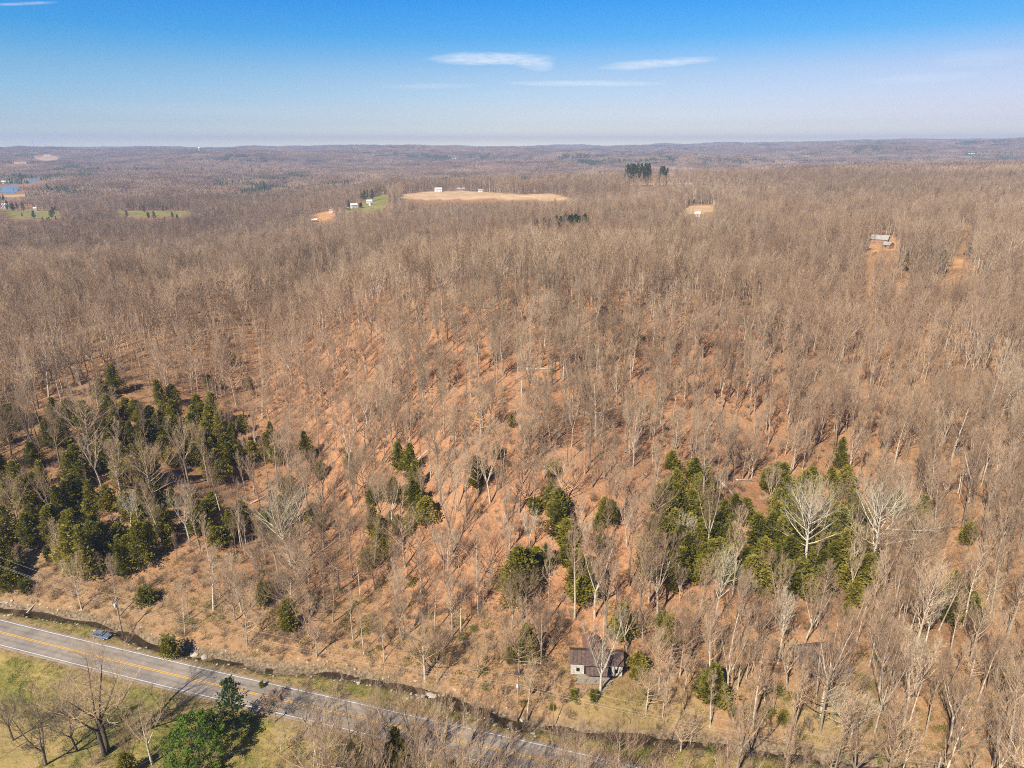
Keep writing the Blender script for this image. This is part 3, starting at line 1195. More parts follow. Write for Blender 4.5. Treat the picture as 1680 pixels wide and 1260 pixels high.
# ------------------------------------------------------------------ evergreens, one by one
EV = [(33, 700, 30), (92, 692, 35), (85, 735, 40), (107, 735, 45), (150, 712, 50), (165, 742, 55), (190, 717, 45), (120, 798, 50), (130, 782, 50), (60, 770, 40),
      (180, 700, 35), (187, 766, 40), (217, 735, 40), (220, 798, 45), (246, 802, 60), (200, 790, 40), (265, 667, 40), (287, 700, 40), (190, 647, 42), (168, 652, 28),
      (20, 832, 45), (45, 846, 58), (62, 830, 50), (105, 862, 60), (116, 848, 55), (130, 830, 50), (152, 882, 60), (20, 892, 60), (8, 942, 70), (50, 902, 55),
      (133, 946, 80), (152, 952, 82), (168, 930, 68), (128, 902, 60), (200, 925, 45), (216, 932, 50), (236, 930, 68), (247, 915, 58), (82, 922, 26), (4, 962, 45),
      (42, 972, 18), (12, 972, 24), (292, 696, 34), (325, 690, 38), (348, 697, 48), (344, 722, 50), (366, 737, 55), (371, 757, 40), (320, 716, 35), (318, 747, 48),
      (332, 752, 40), (280, 732, 42), (299, 742, 40), (271, 757, 38), (302, 764, 36), (321, 764, 34), (250, 788, 46), (398, 710, 26), (445, 725, 30), (440, 757, 42),
      (457, 762, 30), (380, 765, 34), (505, 757, 46), (526, 786, 28), (400, 867, 42), (380, 877, 38), (330, 877, 42), (322, 852, 38), (480, 822, 38), (468, 816, 30),
      (528, 872, 28), (240, 846, 46), (475, 1038, 50), (434, 996, 38), (241, 992, 24), (280, 1076, 26), (575, 770, 26), (656, 772, 44), (671, 787, 54), (682, 812, 52),
      (645, 826, 40), (681, 847, 56), (700, 862, 42), (690, 852, 38), (783, 802, 50), (791, 792, 36), (840, 702, 22), (815, 756, 28), (624, 927, 76), (614, 882, 48),
      (603, 934, 24), (848, 992, 84), (862, 972, 66), (905, 832, 40), (914, 852, 46), (916, 884, 56), (930, 902, 46), (925, 928, 30), (950, 962, 58), (966, 988, 68),
      (955, 990, 46), (980, 872, 28), (1001, 862, 36), (990, 852, 34), (1090, 852, 58), (1079, 842, 42), (1105, 857, 50), (1070, 902, 56), (1065, 952, 64), (1100, 972, 58),
      (1113, 956, 55), (1040, 562, 28), (906, 782, 18), (1100, 772, 28), (1157, 802, 34), (1145, 817, 38), (1151, 832, 46), (1086, 872, 40), (1122, 852, 38), (1156, 872, 42),
      (1161, 884, 32), (1190, 902, 56), (1184, 872, 46), (1165, 937, 48), (1151, 932, 38), (1215, 932, 38), (1226, 947, 46), (1270, 802, 40), (1281, 837, 52), (1275, 852, 46),
      (1291, 852, 38), (1259, 902, 56), (1275, 912, 56), (1240, 902, 54), (1250, 932, 48), (1270, 952, 56), (1291, 942, 56), (1301, 902, 48), (1240, 962, 46), (1252, 977, 38),
      (1376, 772, 48), (1386, 802, 36), (1350, 862, 42), (1366, 872, 46), (1376, 892, 56), (1355, 902, 48), (1340, 922, 56), (1360, 932, 56), (1381, 927, 56), (1345, 977, 46),
      (1391, 972, 56), (1411, 967, 56), (1426, 962, 46), (1430, 947, 40), (1400, 992, 36), (1386, 1017, 30), (1520, 882, 14), (1551, 1022, 66), (1572, 1012, 46), (1560, 982, 44),
      (862, 1092, 62), (838, 1092, 30), (1095, 1062, 54), (1087, 1047, 40), (1020, 1052, 56), (1046, 1108, 34), (1165, 1152, 60), (1180, 1160, 40),
      (1642, 1102, 20), (655, 1262, 66), (575, 1282, 60), (210, 1275, 40), (1675, 1130, 22), (1290, 960, 40), (1320, 880, 40), (1310, 960, 44),
      (1325, 985, 40), (340, 735, 40), (30, 800, 40), (70, 800, 40), (180, 840, 40), (210, 850, 40), (60, 880, 50), (90, 880, 50), (285, 665, 30), (380, 600, 20),
      (370, 570, 18), (320, 470, 12), (410, 640, 18), (345, 640, 22), (225, 690, 30), (250, 700, 30)]
_r = random.Random(5)
for (pp, n_, hh_) in (([(0, 700), (70, 670), (200, 650), (330, 670), (400, 690), (440, 740), (400, 800), (300, 850), (270, 940), (150, 955), (0, 965)], 70, (34, 62)),
                      ([(1060, 860), (1100, 800), (1150, 790), (1180, 830), (1250, 790), (1310, 800), (1390, 800), (1430, 930), (1400, 985), (1240, 985), (1060, 960)], 62, (36, 62)),
                      ([(1440, 820), (1620, 900), (1600, 1050), (1480, 1000)], 5, (26, 46)),
                      ([(560, 780), (700, 770), (720, 860), (640, 930), (590, 900)], 7, (24, 44)),
                      ([(300, 840), (520, 780), (540, 900), (320, 900)], 12, (24, 42)),
                      ([(840, 840), (1040, 850), (1000, 1000), (840, 990)], 6, (26, 44))):
    xs_ = [q[0] for q in pp]
    ys_ = [q[1] for q in pp]
    c_ = 0
    while c_ < n_:
        q = (_r.uniform(min(xs_), max(xs_)), _r.uniform(min(ys_), max(ys_)))
        if inpoly(np.array([q[0]]), np.array([q[1]]), pp)[0] and all(math.hypot(q[0] - e_[0], (q[1] - e_[1]) * 1.3) > 11 for e_ in EV):
            EV.append((q[0], q[1], _r.uniform(*hh_) * (.55 + .45 * (q[1] - 640) / 320)))
            c_ += 1
EVS = [(940, 1152, 28, 'round evergreen shrub on the grass in front of the white walled cabin'),
       (974, 1154, 30, 'olive evergreen shrub under the porch edge of the white walled cabin'),
       (1200, 1178, 26, None), (1258, 1180, 28, None), (1284, 1188, 28, None), (1040, 1115, 30, None), (45, 975, 16, None), (430, 1128, 14, None), (905, 1170, 14, None)]
EVP = [(983, 298, 13), (1028, 306, 28), (1034, 305, 30), (1040, 307, 31), (1046, 306, 32), (1052, 307, 32), (1058, 306, 30), (1063, 305, 28), (1083, 305, 24), (1088, 306, 25), (1093, 305, 22), (1015, 300, 9), (857, 309, 13), (867, 311, 11), (603, 326, 11), (598, 331, 14), (611, 330, 15), (572, 342, 11), (556, 350, 12),
       (594, 328, 9), (617, 320, 9), (670, 307, 9), (700, 309, 11), (740, 308, 9), (1290, 318, 13), (1544, 452, 32), (1484, 446, 24), (1602, 428, 26), (1590, 426, 16), (1538, 417, 13),
       (1130, 337, 8), (1138, 337, 8), (1180, 334, 12), (36, 300, 12), (80, 318, 12), (880, 383, 13), (893, 382, 14), (902, 383, 13), (920, 382, 15), (927, 382, 17), (933, 382, 16), (939, 382, 17),
       (945, 382, 17), (950, 382, 15), (958, 383, 18), (965, 383, 13), (912, 383, 16), (645, 418, 14), (672, 410, 12), (684, 412, 12), (700, 404, 10), (760, 396, 8), (790, 394, 8)]
rg = random.Random(77)
for x in range(6, 320, 6):
    EVP.append((x + rg.uniform(-11, 11), rg.choice([344, 346, 347, 358, 362, 366]) + rg.uniform(-3, 3), rg.uniform(4, 12)))
for x in range(130, 470, 9):
    EVP.append((x + rg.uniform(-5, 5), 284 + rg.uniform(-7, 7), rg.uniform(5, 8)))
for x in range(780, 900, 9):
    EVP.append((x + rg.uniform(-4, 4), 269 + rg.uniform(-3, 3), 4.5))


def plant(name, meshes, x, y, z, sc, rz, label, cat, group, lean=0, squash=1):
    e = empty(name, (x, y, z), rz, label, cat, group, (sc * squash, sc * squash, sc))
    if lean:
        e.rotation_euler = (lean, lean * .5, rz)
    link('trunk', meshes[0], e)
    link('crown', meshes[1], e)
    return e


def pxh(x, y, z, h, wide=0.0):
    """metres for a height of h photo pixels at that place"""
    p = proj(x, y, z)
    el_ = math.asin((CAM_H - z) / math.dist((0, 0, CAM_H), (x, y, z)))
    return h * p[2] / F / max(.5, math.cos(el_) + wide * math.sin(el_))


OCC = []     # places already taken: x, y, radius


def ev_region(px, py):
    if px < 300:
        w_ = 'far left' if px < 75 else 'left' if px < 150 else 'middle' if px < 225 else 'right'
        v_ = 'upper' if py < 740 else 'central' if py < 850 else 'lower'
        return f'{w_} in {v_} left slope cluster', 'evergreens on the left slope'
    if px < 560:
        return 'on the left middle slope', 'evergreens on the left middle slope'
    if px < 740:
        return 'in the green line left of centre', 'evergreens left of centre'
    if px < 1010:
        return 'on the slope uphill of the cabin', 'evergreens uphill of the cabin'
    if px < 1210:
        return 'at the left of the right hand cluster', 'evergreens at the left of the right cluster'
    if px < 1460:
        v_ = 'upper' if py < 815 else 'central' if py < 890 else 'lower'
        return f'in {v_} part of thick right hand cluster', 'evergreens in the right cluster'
    return 'among bare trees near the right edge', 'evergreens near the right edge'


SHARE = {}
ORD = ['first', 'second', 'third', 'fourth', 'fifth', 'sixth', 'seventh', 'eighth']
ROWS = {2: ['upper', 'lower'], 3: ['upper', 'middle', 'lower'], 4: ['top', 'upper', 'lower', 'bottom'], 5: ['top', 'upper', 'middle', 'lower', 'bottom']}


def share(o, label, px, py, grp):
    o['label'] = label
    o['group'] = grp
    SHARE.setdefault(label, []).append((o, px, py))


def settle_labels():
    """look-alikes that share words are told apart by where they stand among one another"""
    for lab, L in SHARE.items():
        if len(L) == 1:
            continue
        k = max(1, math.ceil(len(L) / 8))
        if k > 5:
            continue
        L.sort(key=lambda q: q[2])
        n = len(L)
        for r_ in range(k):
            row = sorted(L[n * r_ // k:n * (r_ + 1) // k], key=lambda q: q[1])
            pre = f', {ROWS[k][r_]} row,' if k > 1 else ','
            for i, (o, _, _) in enumerate(row):
                w = 'only one' if len(row) == 1 else ('leftmost' if i == 0 else ('rightmost' if i == len(row) - 1 else ORD[i] + ' from left'))
                o['label'] = f'{lab}{pre} {w}'


UNI = {(475, 1038): 'small cone shaped evergreen alone on the brown bank above the creek', (862, 1092): 'bushy evergreen left of the white walled cabin',
       (838, 1092): 'low dark evergreen at the left foot of the bushy one by the cabin', (241, 992): 'small evergreen beside the utility pole by the parked car',
       (280, 1076): 'round evergreen bush on the creek edge right of the parked car', (655, 1262): 'pointed evergreen on the near side of the road at the bottom',
       (783, 802): 'slim pointed evergreen alone on the rust coloured slope', (840, 702): 'tiny evergreen highest up the middle of the rust coloured slope',
       (1040, 562): 'small dull evergreen high on the right of the rust slope', (625, 927): 'tall evergreen at the foot of the green line left of centre',
       (1095, 1062): 'evergreen right of the cabin beside pale trunks', (1020, 1052): 'dark evergreen behind the right end of the cabin',
       (1165, 1152): 'leaning evergreen in the brush right of the cabin', (434, 996): 'thin evergreen left of the small cone shaped one above the creek',
       (1551, 1022): 'tall evergreen right of the white forked tree near the right edge'}
for i, (px, py, h) in enumerate(EV):
    x, y, z = at(px, py)
    Hm = min(max(pxh(x, y, z, h, .45) * 1.28, 1.5), 18)
    cands = sorted(CED, key=lambda c: abs(c[0] - Hm) + rg.random() * 3)
    H0, a, b = cands[0]
    if Hm < 4.5:
        H0, a, b = rg.choice(RND)
    reg, grp = ev_region(px, py)
    size = 'tall' if Hm > 9.5 else ('medium sized' if Hm > 6 else 'small')
    lab = UNI.get((px, py))
    ev_ = plant('evergreen_tree', (a, b), x, y, z - .1, Hm / H0, rg.uniform(0, 6.28), lab or f'{size} green evergreen {reg}', 'evergreen tree', None if lab else f'{size} {grp}', squash=rg.uniform(1.4, 2.15) if Hm > 5 else 1.2)
    if not lab:
        share(ev_, f'{size} evergreen {reg}', px, py - h, grp)
    OCC.append((x, y, Hm * .12))
for (px, py, h, lab) in EVS:
    x, y, z = at(px, py)
    Hm = pxh(x, y, z, h, .95)
    H0, a, b = rg.choice(RND)
    plant('evergreen_shrub', (a, b), x, y, z - .1, Hm / H0, rg.uniform(0, 6.28), lab or ({1200: 'low evergreen shrub between cabin and dark roofed shed', 1258: 'left one of two evergreen shrubs below the dark roofed shed', 1284: 'right one of two evergreen shrubs below the dark roofed shed'}[px] if px > 1150 else 'low evergreen shrub on the bank of the creek'), 'shrub',
          None if lab else ('evergreen shrubs below the shed' if px > 1150 else 'evergreen shrubs by the creek'))
    OCC.append((x, y, 1.5))
for (px, py, h) in EVP:
    x, y, z = at(px, py)
    Hm = min(max(pxh(x, y, z, h) * (1.75 if 870 < px < 970 and 370 < py < 390 else 1.25), 4), 36)
    H0, a, b = rg.choice(PIN)
    if 870 < px < 970 and 370 < py < 390:
        lab, grp = 'dark evergreen in the plateau row below the tan field', 'evergreens in the plateau row'
    elif px < 330 and py > 335:
        lab, grp = f"evergreen by the {'left edge' if px < 150 else 'inner'} green field", 'evergreens along the far left fields'
    elif py < 295 and px < 500:
        lab, grp = 'hazy evergreen on the far left ridge', 'evergreens on the far left ridge'
    elif py < 280 and px < 1000:
        lab, grp = 'faint evergreen on the far slope beyond the tan field', 'evergreens on the far slope'
    elif 1020 < px < 1100 and py < 310:
        lab, grp = 'big dark pine in the clump right of the tan field', 'pines in the plateau clump'
    elif px > 1470:
        lab, grp = 'dark evergreen beside the bare earth bank at the right', 'evergreens by the bare earth bank'
    elif py < 335 and px > 830:
        lab, grp = 'lone dark pine in plateau woods', 'lone pines on the plateau'
    elif px < 630 or py < 335:
        lab, grp = 'dark evergreen behind the tan field buildings', 'evergreens behind the plateau buildings'
    else:
        lab, grp = 'dull evergreen among bare woods in the middle distance', 'scattered evergreens in the middle distance'
    share(plant('pine_tree', (a, b), x, y, z - .1, Hm / H0, rg.uniform(0, 6.28), lab, 'pine tree', grp, squash=rg.uniform(.9, 1.35)), lab, px, py, grp)
    OCC.append((x, y, 3.0))

# big glossy broadleaf and the conifer against it by the road
x, y, z = at(328, 1252)
tr, cr = broadleaf(9, 11, 11.5)
e = empty('evergreen_broadleaf_tree', (x, y, z), .4, 'big glossy green broadleaf evergreen at the near edge of the road', 'tree')
tr.build('trunk', M_DARK, e, True)
cr.build('crown', M_BROAD, e)
OCC.append((x, y, 6))
x, y, z = at(386, 1200)
tr, cr = evergreen(477, 12.5, 7.4, 'pine')
e = empty('evergreen_tree', (x, y, z), 0, 'dark upright conifer close behind the glossy broadleaf evergreen by the road', 'evergreen tree')
tr.build('trunk', M_DARK, e, True)
cr.build('crown', leaf_mat('roadside conifer foliage', [(0, (.02, .045, .012)), (.5, (.05, .09, .02)), (1, (.12, .14, .04))]), e)
OCC.append((x, y, 4))

# redbud by the farmhouse
x, y, z = at(592, 341)
H0, a, b = RND[0]
e = empty('redbud_tree', (x, y, z), 0, 'dark red flowering tree beside the white farmhouse on the lawn', 'tree', sc=1.6)
link('trunk', a, e)
m2 = b.copy()
m2.materials.clear()
m2.materials.append(M_RED)
link('crown', m2, e)

# ------------------------------------------------------------------ hand placed bare trees
HAND = [  # px, py, height px, style, bark, twig, label, rotation, lean
    (172, 1240, 165, 'gnarled', M_DARK, M_TWIG, 'large forked bare tree leaning left on the grass in front of the road', 2.2, .05, 901),
    (178, 1232, 150, 'gnarled', M_DARK, M_TWIG, 'dark upright bare tree grown against the leaning forked one', .3, 0, 902),
    (75, 1255, 120, 'gnarled', M_DARK, M_DTWIG, 'crooked dark bare tree on the meadow at the bottom left corner', 1.3, .04, 903),
    (128, 1235, 88, 'gnarled', M_DARK, M_DTWIG, 'small dark bare tree between the corner tree and the big forked one', 4.0, 0, 904),
    (22, 1215, 75, 'gnarled', M_DARK, M_DTWIG, 'small dark bare tree cut by the left picture edge below the road', 5, 0, 931),
    (215, 1268, 70, 'vase', M_DARK, M_TWIG, 'low brushy tree at the foot of the meadow under the forked tree', 5, 0, 932),
    (250, 1255, 110, 'vase', M_BARK, M_TWIG, 'fan shaped pale bare tree left of the glossy evergreen', 0, 0, 905),
    (505, 1200, 62, 'gnarled', M_DARK, M_DTWIG, 'low dark bare tree on the near road edge right of the conifer', 2, 0, 906),
    (450, 1188, 52, 'gnarled', M_BARK, M_TWIG, 'squat bare tree at the near road edge beside the conifer', 3.3, 0, 907),
    (597, 1074, 78, 'slim', M_PALE, M_TWIG, 'single white trunked tree on the bank above the creek, centre left', 1, 0, 908),
    (985, 1135, 130, 'vase', M_PALE, M_PTWIG, 'tall pale double trunked tree right in front of the cabin', 2.5, 0, 909),
    (1428, 945, 150, 'oak', M_PALE, M_PTWIG, 'huge spreading pale oak right of the big green cluster', 1.2, 0, 910),
    (1320, 930, 130, 'oak', M_PALE, M_PTWIG, 'tall pale barked tree rising through the green cluster', 2.0, 0, 911),
    (1518, 1055, 95, 'vase', M_PALE, M_PTWIG, 'white forked tree left of the evergreen near the right edge', .9, 0, 912),
    (1395, 1215, 95, 'gnarled', M_PALE, M_PTWIG, 'white crooked forked tree low at right below the dark roofed shed', 4.4, .08, 913),
    (1165, 1195, 92, 'slim', M_PALE, M_TWIG, 'thin white trunk beside the leaning evergreen right of the cabin', 0, 0, 914),
    (35, 950, 55, 'slim', M_PALE, M_TWIG, 'white snag trunk at the left edge above the creek', 0, 0, 915),
    (104, 940, 82, 'tall', M_PALE, M_TWIG, 'pale bare tree at the top of the bare bank, far left', 1, 0, 916),
    (478, 930, 120, 'oak', M_PALE, M_PTWIG, 'broad fan of pale limbs on the left middle slope', 3, 0, 917),
    (312, 890, 92, 'vase', M_PALE, M_PTWIG, 'pale vase shaped tree amid the left evergreens', 1.5, 0, 918),
    (1170, 1030, 125, 'tall', M_PALE, M_PTWIG, 'tall straight pale tree below the big green cluster', 4, 0, 919),
    (350, 1000, 95, 'tall', M_PALE, M_TWIG, 'tall leaning white trunk above the creek, left of the cone evergreen', 2.6, .06, 920),
    (1118, 905, 55, 'oak', M_PALE, M_PTWIG, 'small pale crowned tree in front of the green cluster', 0, 0, 921),
    (960, 905, 60, 'vase', M_PALE, M_PTWIG, 'pale tree uphill of the cabin between two evergreens', 5, 0, 922),
    (868, 905, 70, 'vase', M_PALE, M_PTWIG, 'pale bare tree right of the slim evergreen on the middle slope', 3.5, 0, 923),
    (215, 870, 66, 'vase', M_PALE, M_PTWIG, 'yellowish pale tree between the left evergreens', 2.9, 0, 924),
    (230, 880, 72, 'slim', M_PALE, M_PTWIG, 'thin white trunk standing in the left evergreens', 1.9, 0, 925),
    (1218, 1010, 70, 'vase', M_PALE, M_PTWIG, 'pale many limbed tree below the green cluster', .4, 0, 926),
    (1275, 1090, 110, 'tall', M_PALE, M_PTWIG, 'tall pale tree left of the dark roofed shed', 1.4, 0, 927),
    (1345, 1010, 90, 'tall', M_PALE, M_TWIG, 'grey tree uphill of the dark roofed shed', 1.4, 0, 928),
    (735, 935, 62, 'oak', M_PALE, M_PTWIG, 'pale spreading tree on the lower middle slope left of centre', 1.4, 0, 929),
    (1500, 1140, 95, 'vase', M_PALE, M_PTWIG, 'pale spreading tree right of the dark roofed shed', 2.4, 0, 930),
]
NHAND = 0
for (px, py, hp, st, mb_, mt_, lab, rz, lean, seed) in HAND:
    x, y, z = at(px, py)
    Hm = min(pxh(x, y, z, hp, .15), 27)
    tr, cr = bare_tree(seed, Hm, st, 0)
    e = empty('bare_tree', (x, y, z - .1), rz, lab, 'bare tree')
    e.rotation_euler = (lean, 0, rz)
    tr.build('trunk', mb_, e, True)
    cr.build('crown', mt_, e)
    OCC.append((x, y, 2.4))
    NHAND += 1

# ------------------------------------------------------------------ the woods
rs_ = np.random.RandomState(4)
OCCA = np.array(OCC)


def scatter(r0, r1, cell, azmax=50):
    n = int(r1 / cell) + 2
    gx, gy = np.meshgrid(np.arange(-n, n) * cell, np.arange(0, n) * cell)
    gx = gx.ravel() + rs_.uniform(0, cell, gx.size)
    gy = gy.ravel() + rs_.uniform(0, cell, gy.size)
    r = np.hypot(gx, gy)
    a = np.degrees(np.arctan2(gx, gy))
    k = (r >= r0) & (r < r1) & (np.abs(a) < azmax)
    return gx[k], gy[k]


def clearing_mask(X, Y, Z, Ht, wide=0.0):
    """woods keep out of the clearings and of the strip before them"""
    keep = np.ones(X.shape, bool)
    offs_ = [(0, 0)] if not wide else [(0, 0), (wide, 0), (-wide, 0), (0, wide), (0, -wide)]
    for kind, P, pp in CW:
        P_ = np.array(P)
        rr = np.hypot(P_[:, 0], P_[:, 1])
        rc = np.hypot(*P_.mean(0))
        front_ = (np.hypot(X, Y) < rr.max() + wide) & (np.hypot(X, Y) > max(rc * .7, rc - (150 if rc < 700 else 9e9)))
        if rc < 700:
            front_ &= _h(np.floor(X * 3), np.floor(Y * 3), 5) > .1
        hit = np.zeros(X.shape, bool)
        inside = np.zeros(X.shape, bool)
        for ox, oy in offs_:
            px0, py0, _ = proj(X + ox, Y + oy, Z)
            px1, py1, _ = proj(X + ox, Y + oy, Z + Ht)
            inside |= inpoly(X + ox, Y + oy, P)
            for f in (.35, .6, .82, .98, 1.12):
                hit |= inpoly(px0 + (px1 - px0) * f, py0 + (py1 - py0) * f, pp)
        keep &= ~(inside | (hit & front_))
    return keep


GROVE = [at(*q)[:2] for q in ((1300, 1070), (1400, 1065), (1420, 1120), (1300, 1125))]
X, Y = scatter(66, 1500, 4.1)
s = s_creek(X, Y)
rd = s_road(X, Y)
r = np.hypot(X, Y)
P = np.full(X.shape, .82)
clump = fbm(X, Y, 28, 81)
P = np.clip(P + clump * .35, .1, 1)
w_ = sst(250, 420, r)
P = P * (1 - w_) + np.clip(.93 + clump * .2, 0, 1) * w_
ppx, ppy, _ = proj(X, Y, hgt(X, Y))
P = np.where((s > 0), P * (1 - .2 * np.exp(-((ppx - 850) / 330) ** 2 - ((ppy - 700) / 170) ** 2)), P)
P = np.where((s > 0) & (s < 20) & (X < 25), P * .9, P)
P = np.where((s > 0) & (s < 10) & (X < 25), .34, P)
P = np.where((s > 0) & (s < 26) & (X < -90), P * .5, P)
P = np.where((s <= 0) & (rd > 4.5), np.where(X > 12, .8, np.where(X > -34, .26, .06)), P)
P = np.where((s > 0) & (s < 45) & (X > 30), .95, P)
P = np.where(rd < -6.5, np.where(X < -46, 0.0, .5), P)
P = np.where((rd < -6.5) & (X >= -34) & (X < 2), .95, P)
P = np.where((rd < -6.5) & (X >= 2), .95, P)
for pp in ([(0, 690), (90, 665), (200, 640), (400, 690), (480, 740), (430, 870), (260, 970), (0, 990)],
           [(1055, 850), (1090, 790), (1180, 800), (1300, 780), (1400, 790), (1445, 950), (1390, 1020), (1050, 990)],
           [(640, 770), (690, 770), (730, 890), (640, 890)], [(890, 820), (950, 820), (990, 1000), (830, 1010)]):
    P = np.where(inpoly(ppx, ppy, pp), P * .3, P)
    P = np.where(inpoly(ppx, ppy - 55, pp) & ~inpoly(ppx, ppy, pp), P * .6, P)
P = np.where(np.abs(rd) < 6.5, 0, P)
P = np.where((np.abs(s) < 2.5), P * .2, P)
P = np.where(np.hypot(X - cabin[0], Y - cabin[1] - 2) < 7.5, 0, P)
P = np.where((np.abs(X - cabin[0]) < 7) & (Y < cabin[1] + 2) & (Y > cabin[1] - 17), P * .12, P)
P = np.where(np.hypot(X - shed[0], Y - shed[1] - 3) < 6.6, 0, P)
P = np.where((np.abs(X - shed[0]) < 9) & (Y < shed[1] + 2) & (Y > shed[1] - 16), P * .8, P)
k = rs_.uniform(size=X.shape) < P
X, Y, s, rd, r = X[k], Y[k], s[k], rd[k], r[k]
ppx, ppy = ppx[k], ppy[k]
near_ = r < 420
kk_ = np.ones(X.shape, bool)
for (ox, oy, orr) in OCCA:
    if math.hypot(ox, oy) < 1400:
        kk_ &= (np.abs(X - ox) > orr) | (np.abs(Y - oy) > orr)
X, Y, s, rd, r = X[kk_], Y[kk_], s[kk_], rd[kk_], r[kk_]
Z = hgt(X, Y)
Hh = np.clip(rs_.normal(17.2, 3.5, X.shape) + fbm(X, Y, 45, 201) * 3.5, 7.5, 25)
ctr = np.exp(-((ppx - 850) / 380) ** 2 - ((ppy - 650) / 230) ** 2)[kk_]
Hh = Hh * (1 - .17 * ctr)
small = rs_.uniform(size=X.shape) < np.where(r < 300, .36 - .12 * ctr, .15)
Hh = np.where(small, rs_.uniform(5, 10, X.shape), Hh)
Hh = np.where((rd < -6) & (X < 2), rs_.uniform(11, 20, X.shape) * np.where(X < -34, .55, 1), Hh)
Hh = np.where((rd < -6) & (X >= 2), np.clip(Hh, 12, 22), Hh)
Hh = np.where((s > 0) & (s < 22) & (X < 40), np.clip(Hh, 5, 15), Hh)
k = clearing_mask(X, Y, Z, Hh)
X, Y, Z, s, rd, r, Hh = X[k], Y[k], Z[k], s[k], rd[k], r[k], Hh[k]
dist = np.sqrt(X ** 2 + Y ** 2 + (Z - CAM_H) ** 2)
pbx, pby, _ = proj(X, Y, Z)
ptx, pty, _ = proj(X, Y, Z + Hh)
inview = (ptx > -40) & (ptx < 1720) & (pty < 1275)
k = inview | ((r < 330) & (np.abs(np.degrees(np.arctan2(X, Y))) < 50))
X, Y, Z, s, rd, r, Hh, dist, pbx, pby, ptx, pty, inview = [q[k] for q in (X, Y, Z, s, rd, r, Hh, dist, pbx, pby, ptx, pty, inview)]
shown = inview & (pty < 1235) & (ptx > 0) & (ptx < 1680)
order = np.argsort(-(Hh / dist) * shown)
IND = set(order[:300 - NHAND].tolist())
print('woods', len(X), 'individual', len(IND))


def bare_region(px, py, s, rd):
    if rd < 0:
        return ('on the near side of the road' if px < 560 else 'in thicket below the road' if px < 960
                else 'in bottom edge woods' if px < 1300 else 'in bottom right corner woods')
    if s < 3:
        return 'hiding the creek at lower right' if px > 900 else 'on grass between road and creek'
    if py < 860:
        return 'high on the middle slope' if px < 1010 else 'high on the right slope'
    for lim, txt in ((300, 'among lower left evergreens'), (640, 'on the lower left slope'), (930, 'on the slope left of cabin'),
                     (1070, 'close around the cabin'), (1290, 'between cabin and shed'), (1440, 'around the dark roofed shed')):
        if px < lim:
            return txt
    return 'on lower slope at right edge'


DESC = {'tall': 'tall straight bare tree', 'vase': 'many stemmed bare tree', 'oak': 'broad crowned bare tree', 'slim': 'slender bare tree'}
pts, rots, scs, ids = [], [], [], []
ALL = [('n', q) for q in NEAR] + [('m', q) for q in MIDF] + [('f', q) for q in FARF]
nN, nM, nF = len(NEAR), len(MIDF), len(FARF)
pick = rs_.randint(0, 10000, len(X))
oakish = rs_.uniform(size=len(X))
rzs = rs_.uniform(0, 6.283, len(X))
sqz = rs_.uniform(.62, 1.05, len(X))
lx = rs_.normal(0, .035, len(X))
ly = rs_.normal(0, .035, len(X))
for i in range(len(X)):
    if i in IND or r[i] < 260:
        c = NEAR[pick[i] % nN]
        sc = Hh[i] / c[1]
        if i in IND:
            reg = bare_region(pbx[i], pby[i], s[i], rd[i])
            big = 'small ' if Hh[i] < 9 else ''
            lab = f'{big}{DESC[c[0]]} {reg}'
            e = empty('bare_tree', (X[i], Y[i], Z[i] - .1), 0, lab, 'bare tree', None, (sc * sqz[i], sc * sqz[i], sc))
            e.rotation_euler = (lx[i], ly[i], rzs[i])
            share(e, lab, ptx[i], pty[i], 'bare trees ' + reg)
            link('trunk', c[2], e)
            link('crown', c[3], e)
            continue
        j = pick[i] % nN
    elif r[i] < 850:
        j = nN + pick[i] % nM
        sc = Hh[i] / 15
    else:
        j = nN + nM + pick[i] % nF
        sc = Hh[i] / 15
    pts.append((X[i], Y[i], Z[i] - .1))
    rots.append((lx[i], ly[i], rzs[i]))
    scs.append((sc * sqz[i], sc * sqz[i], sc))
    ids.append(j)


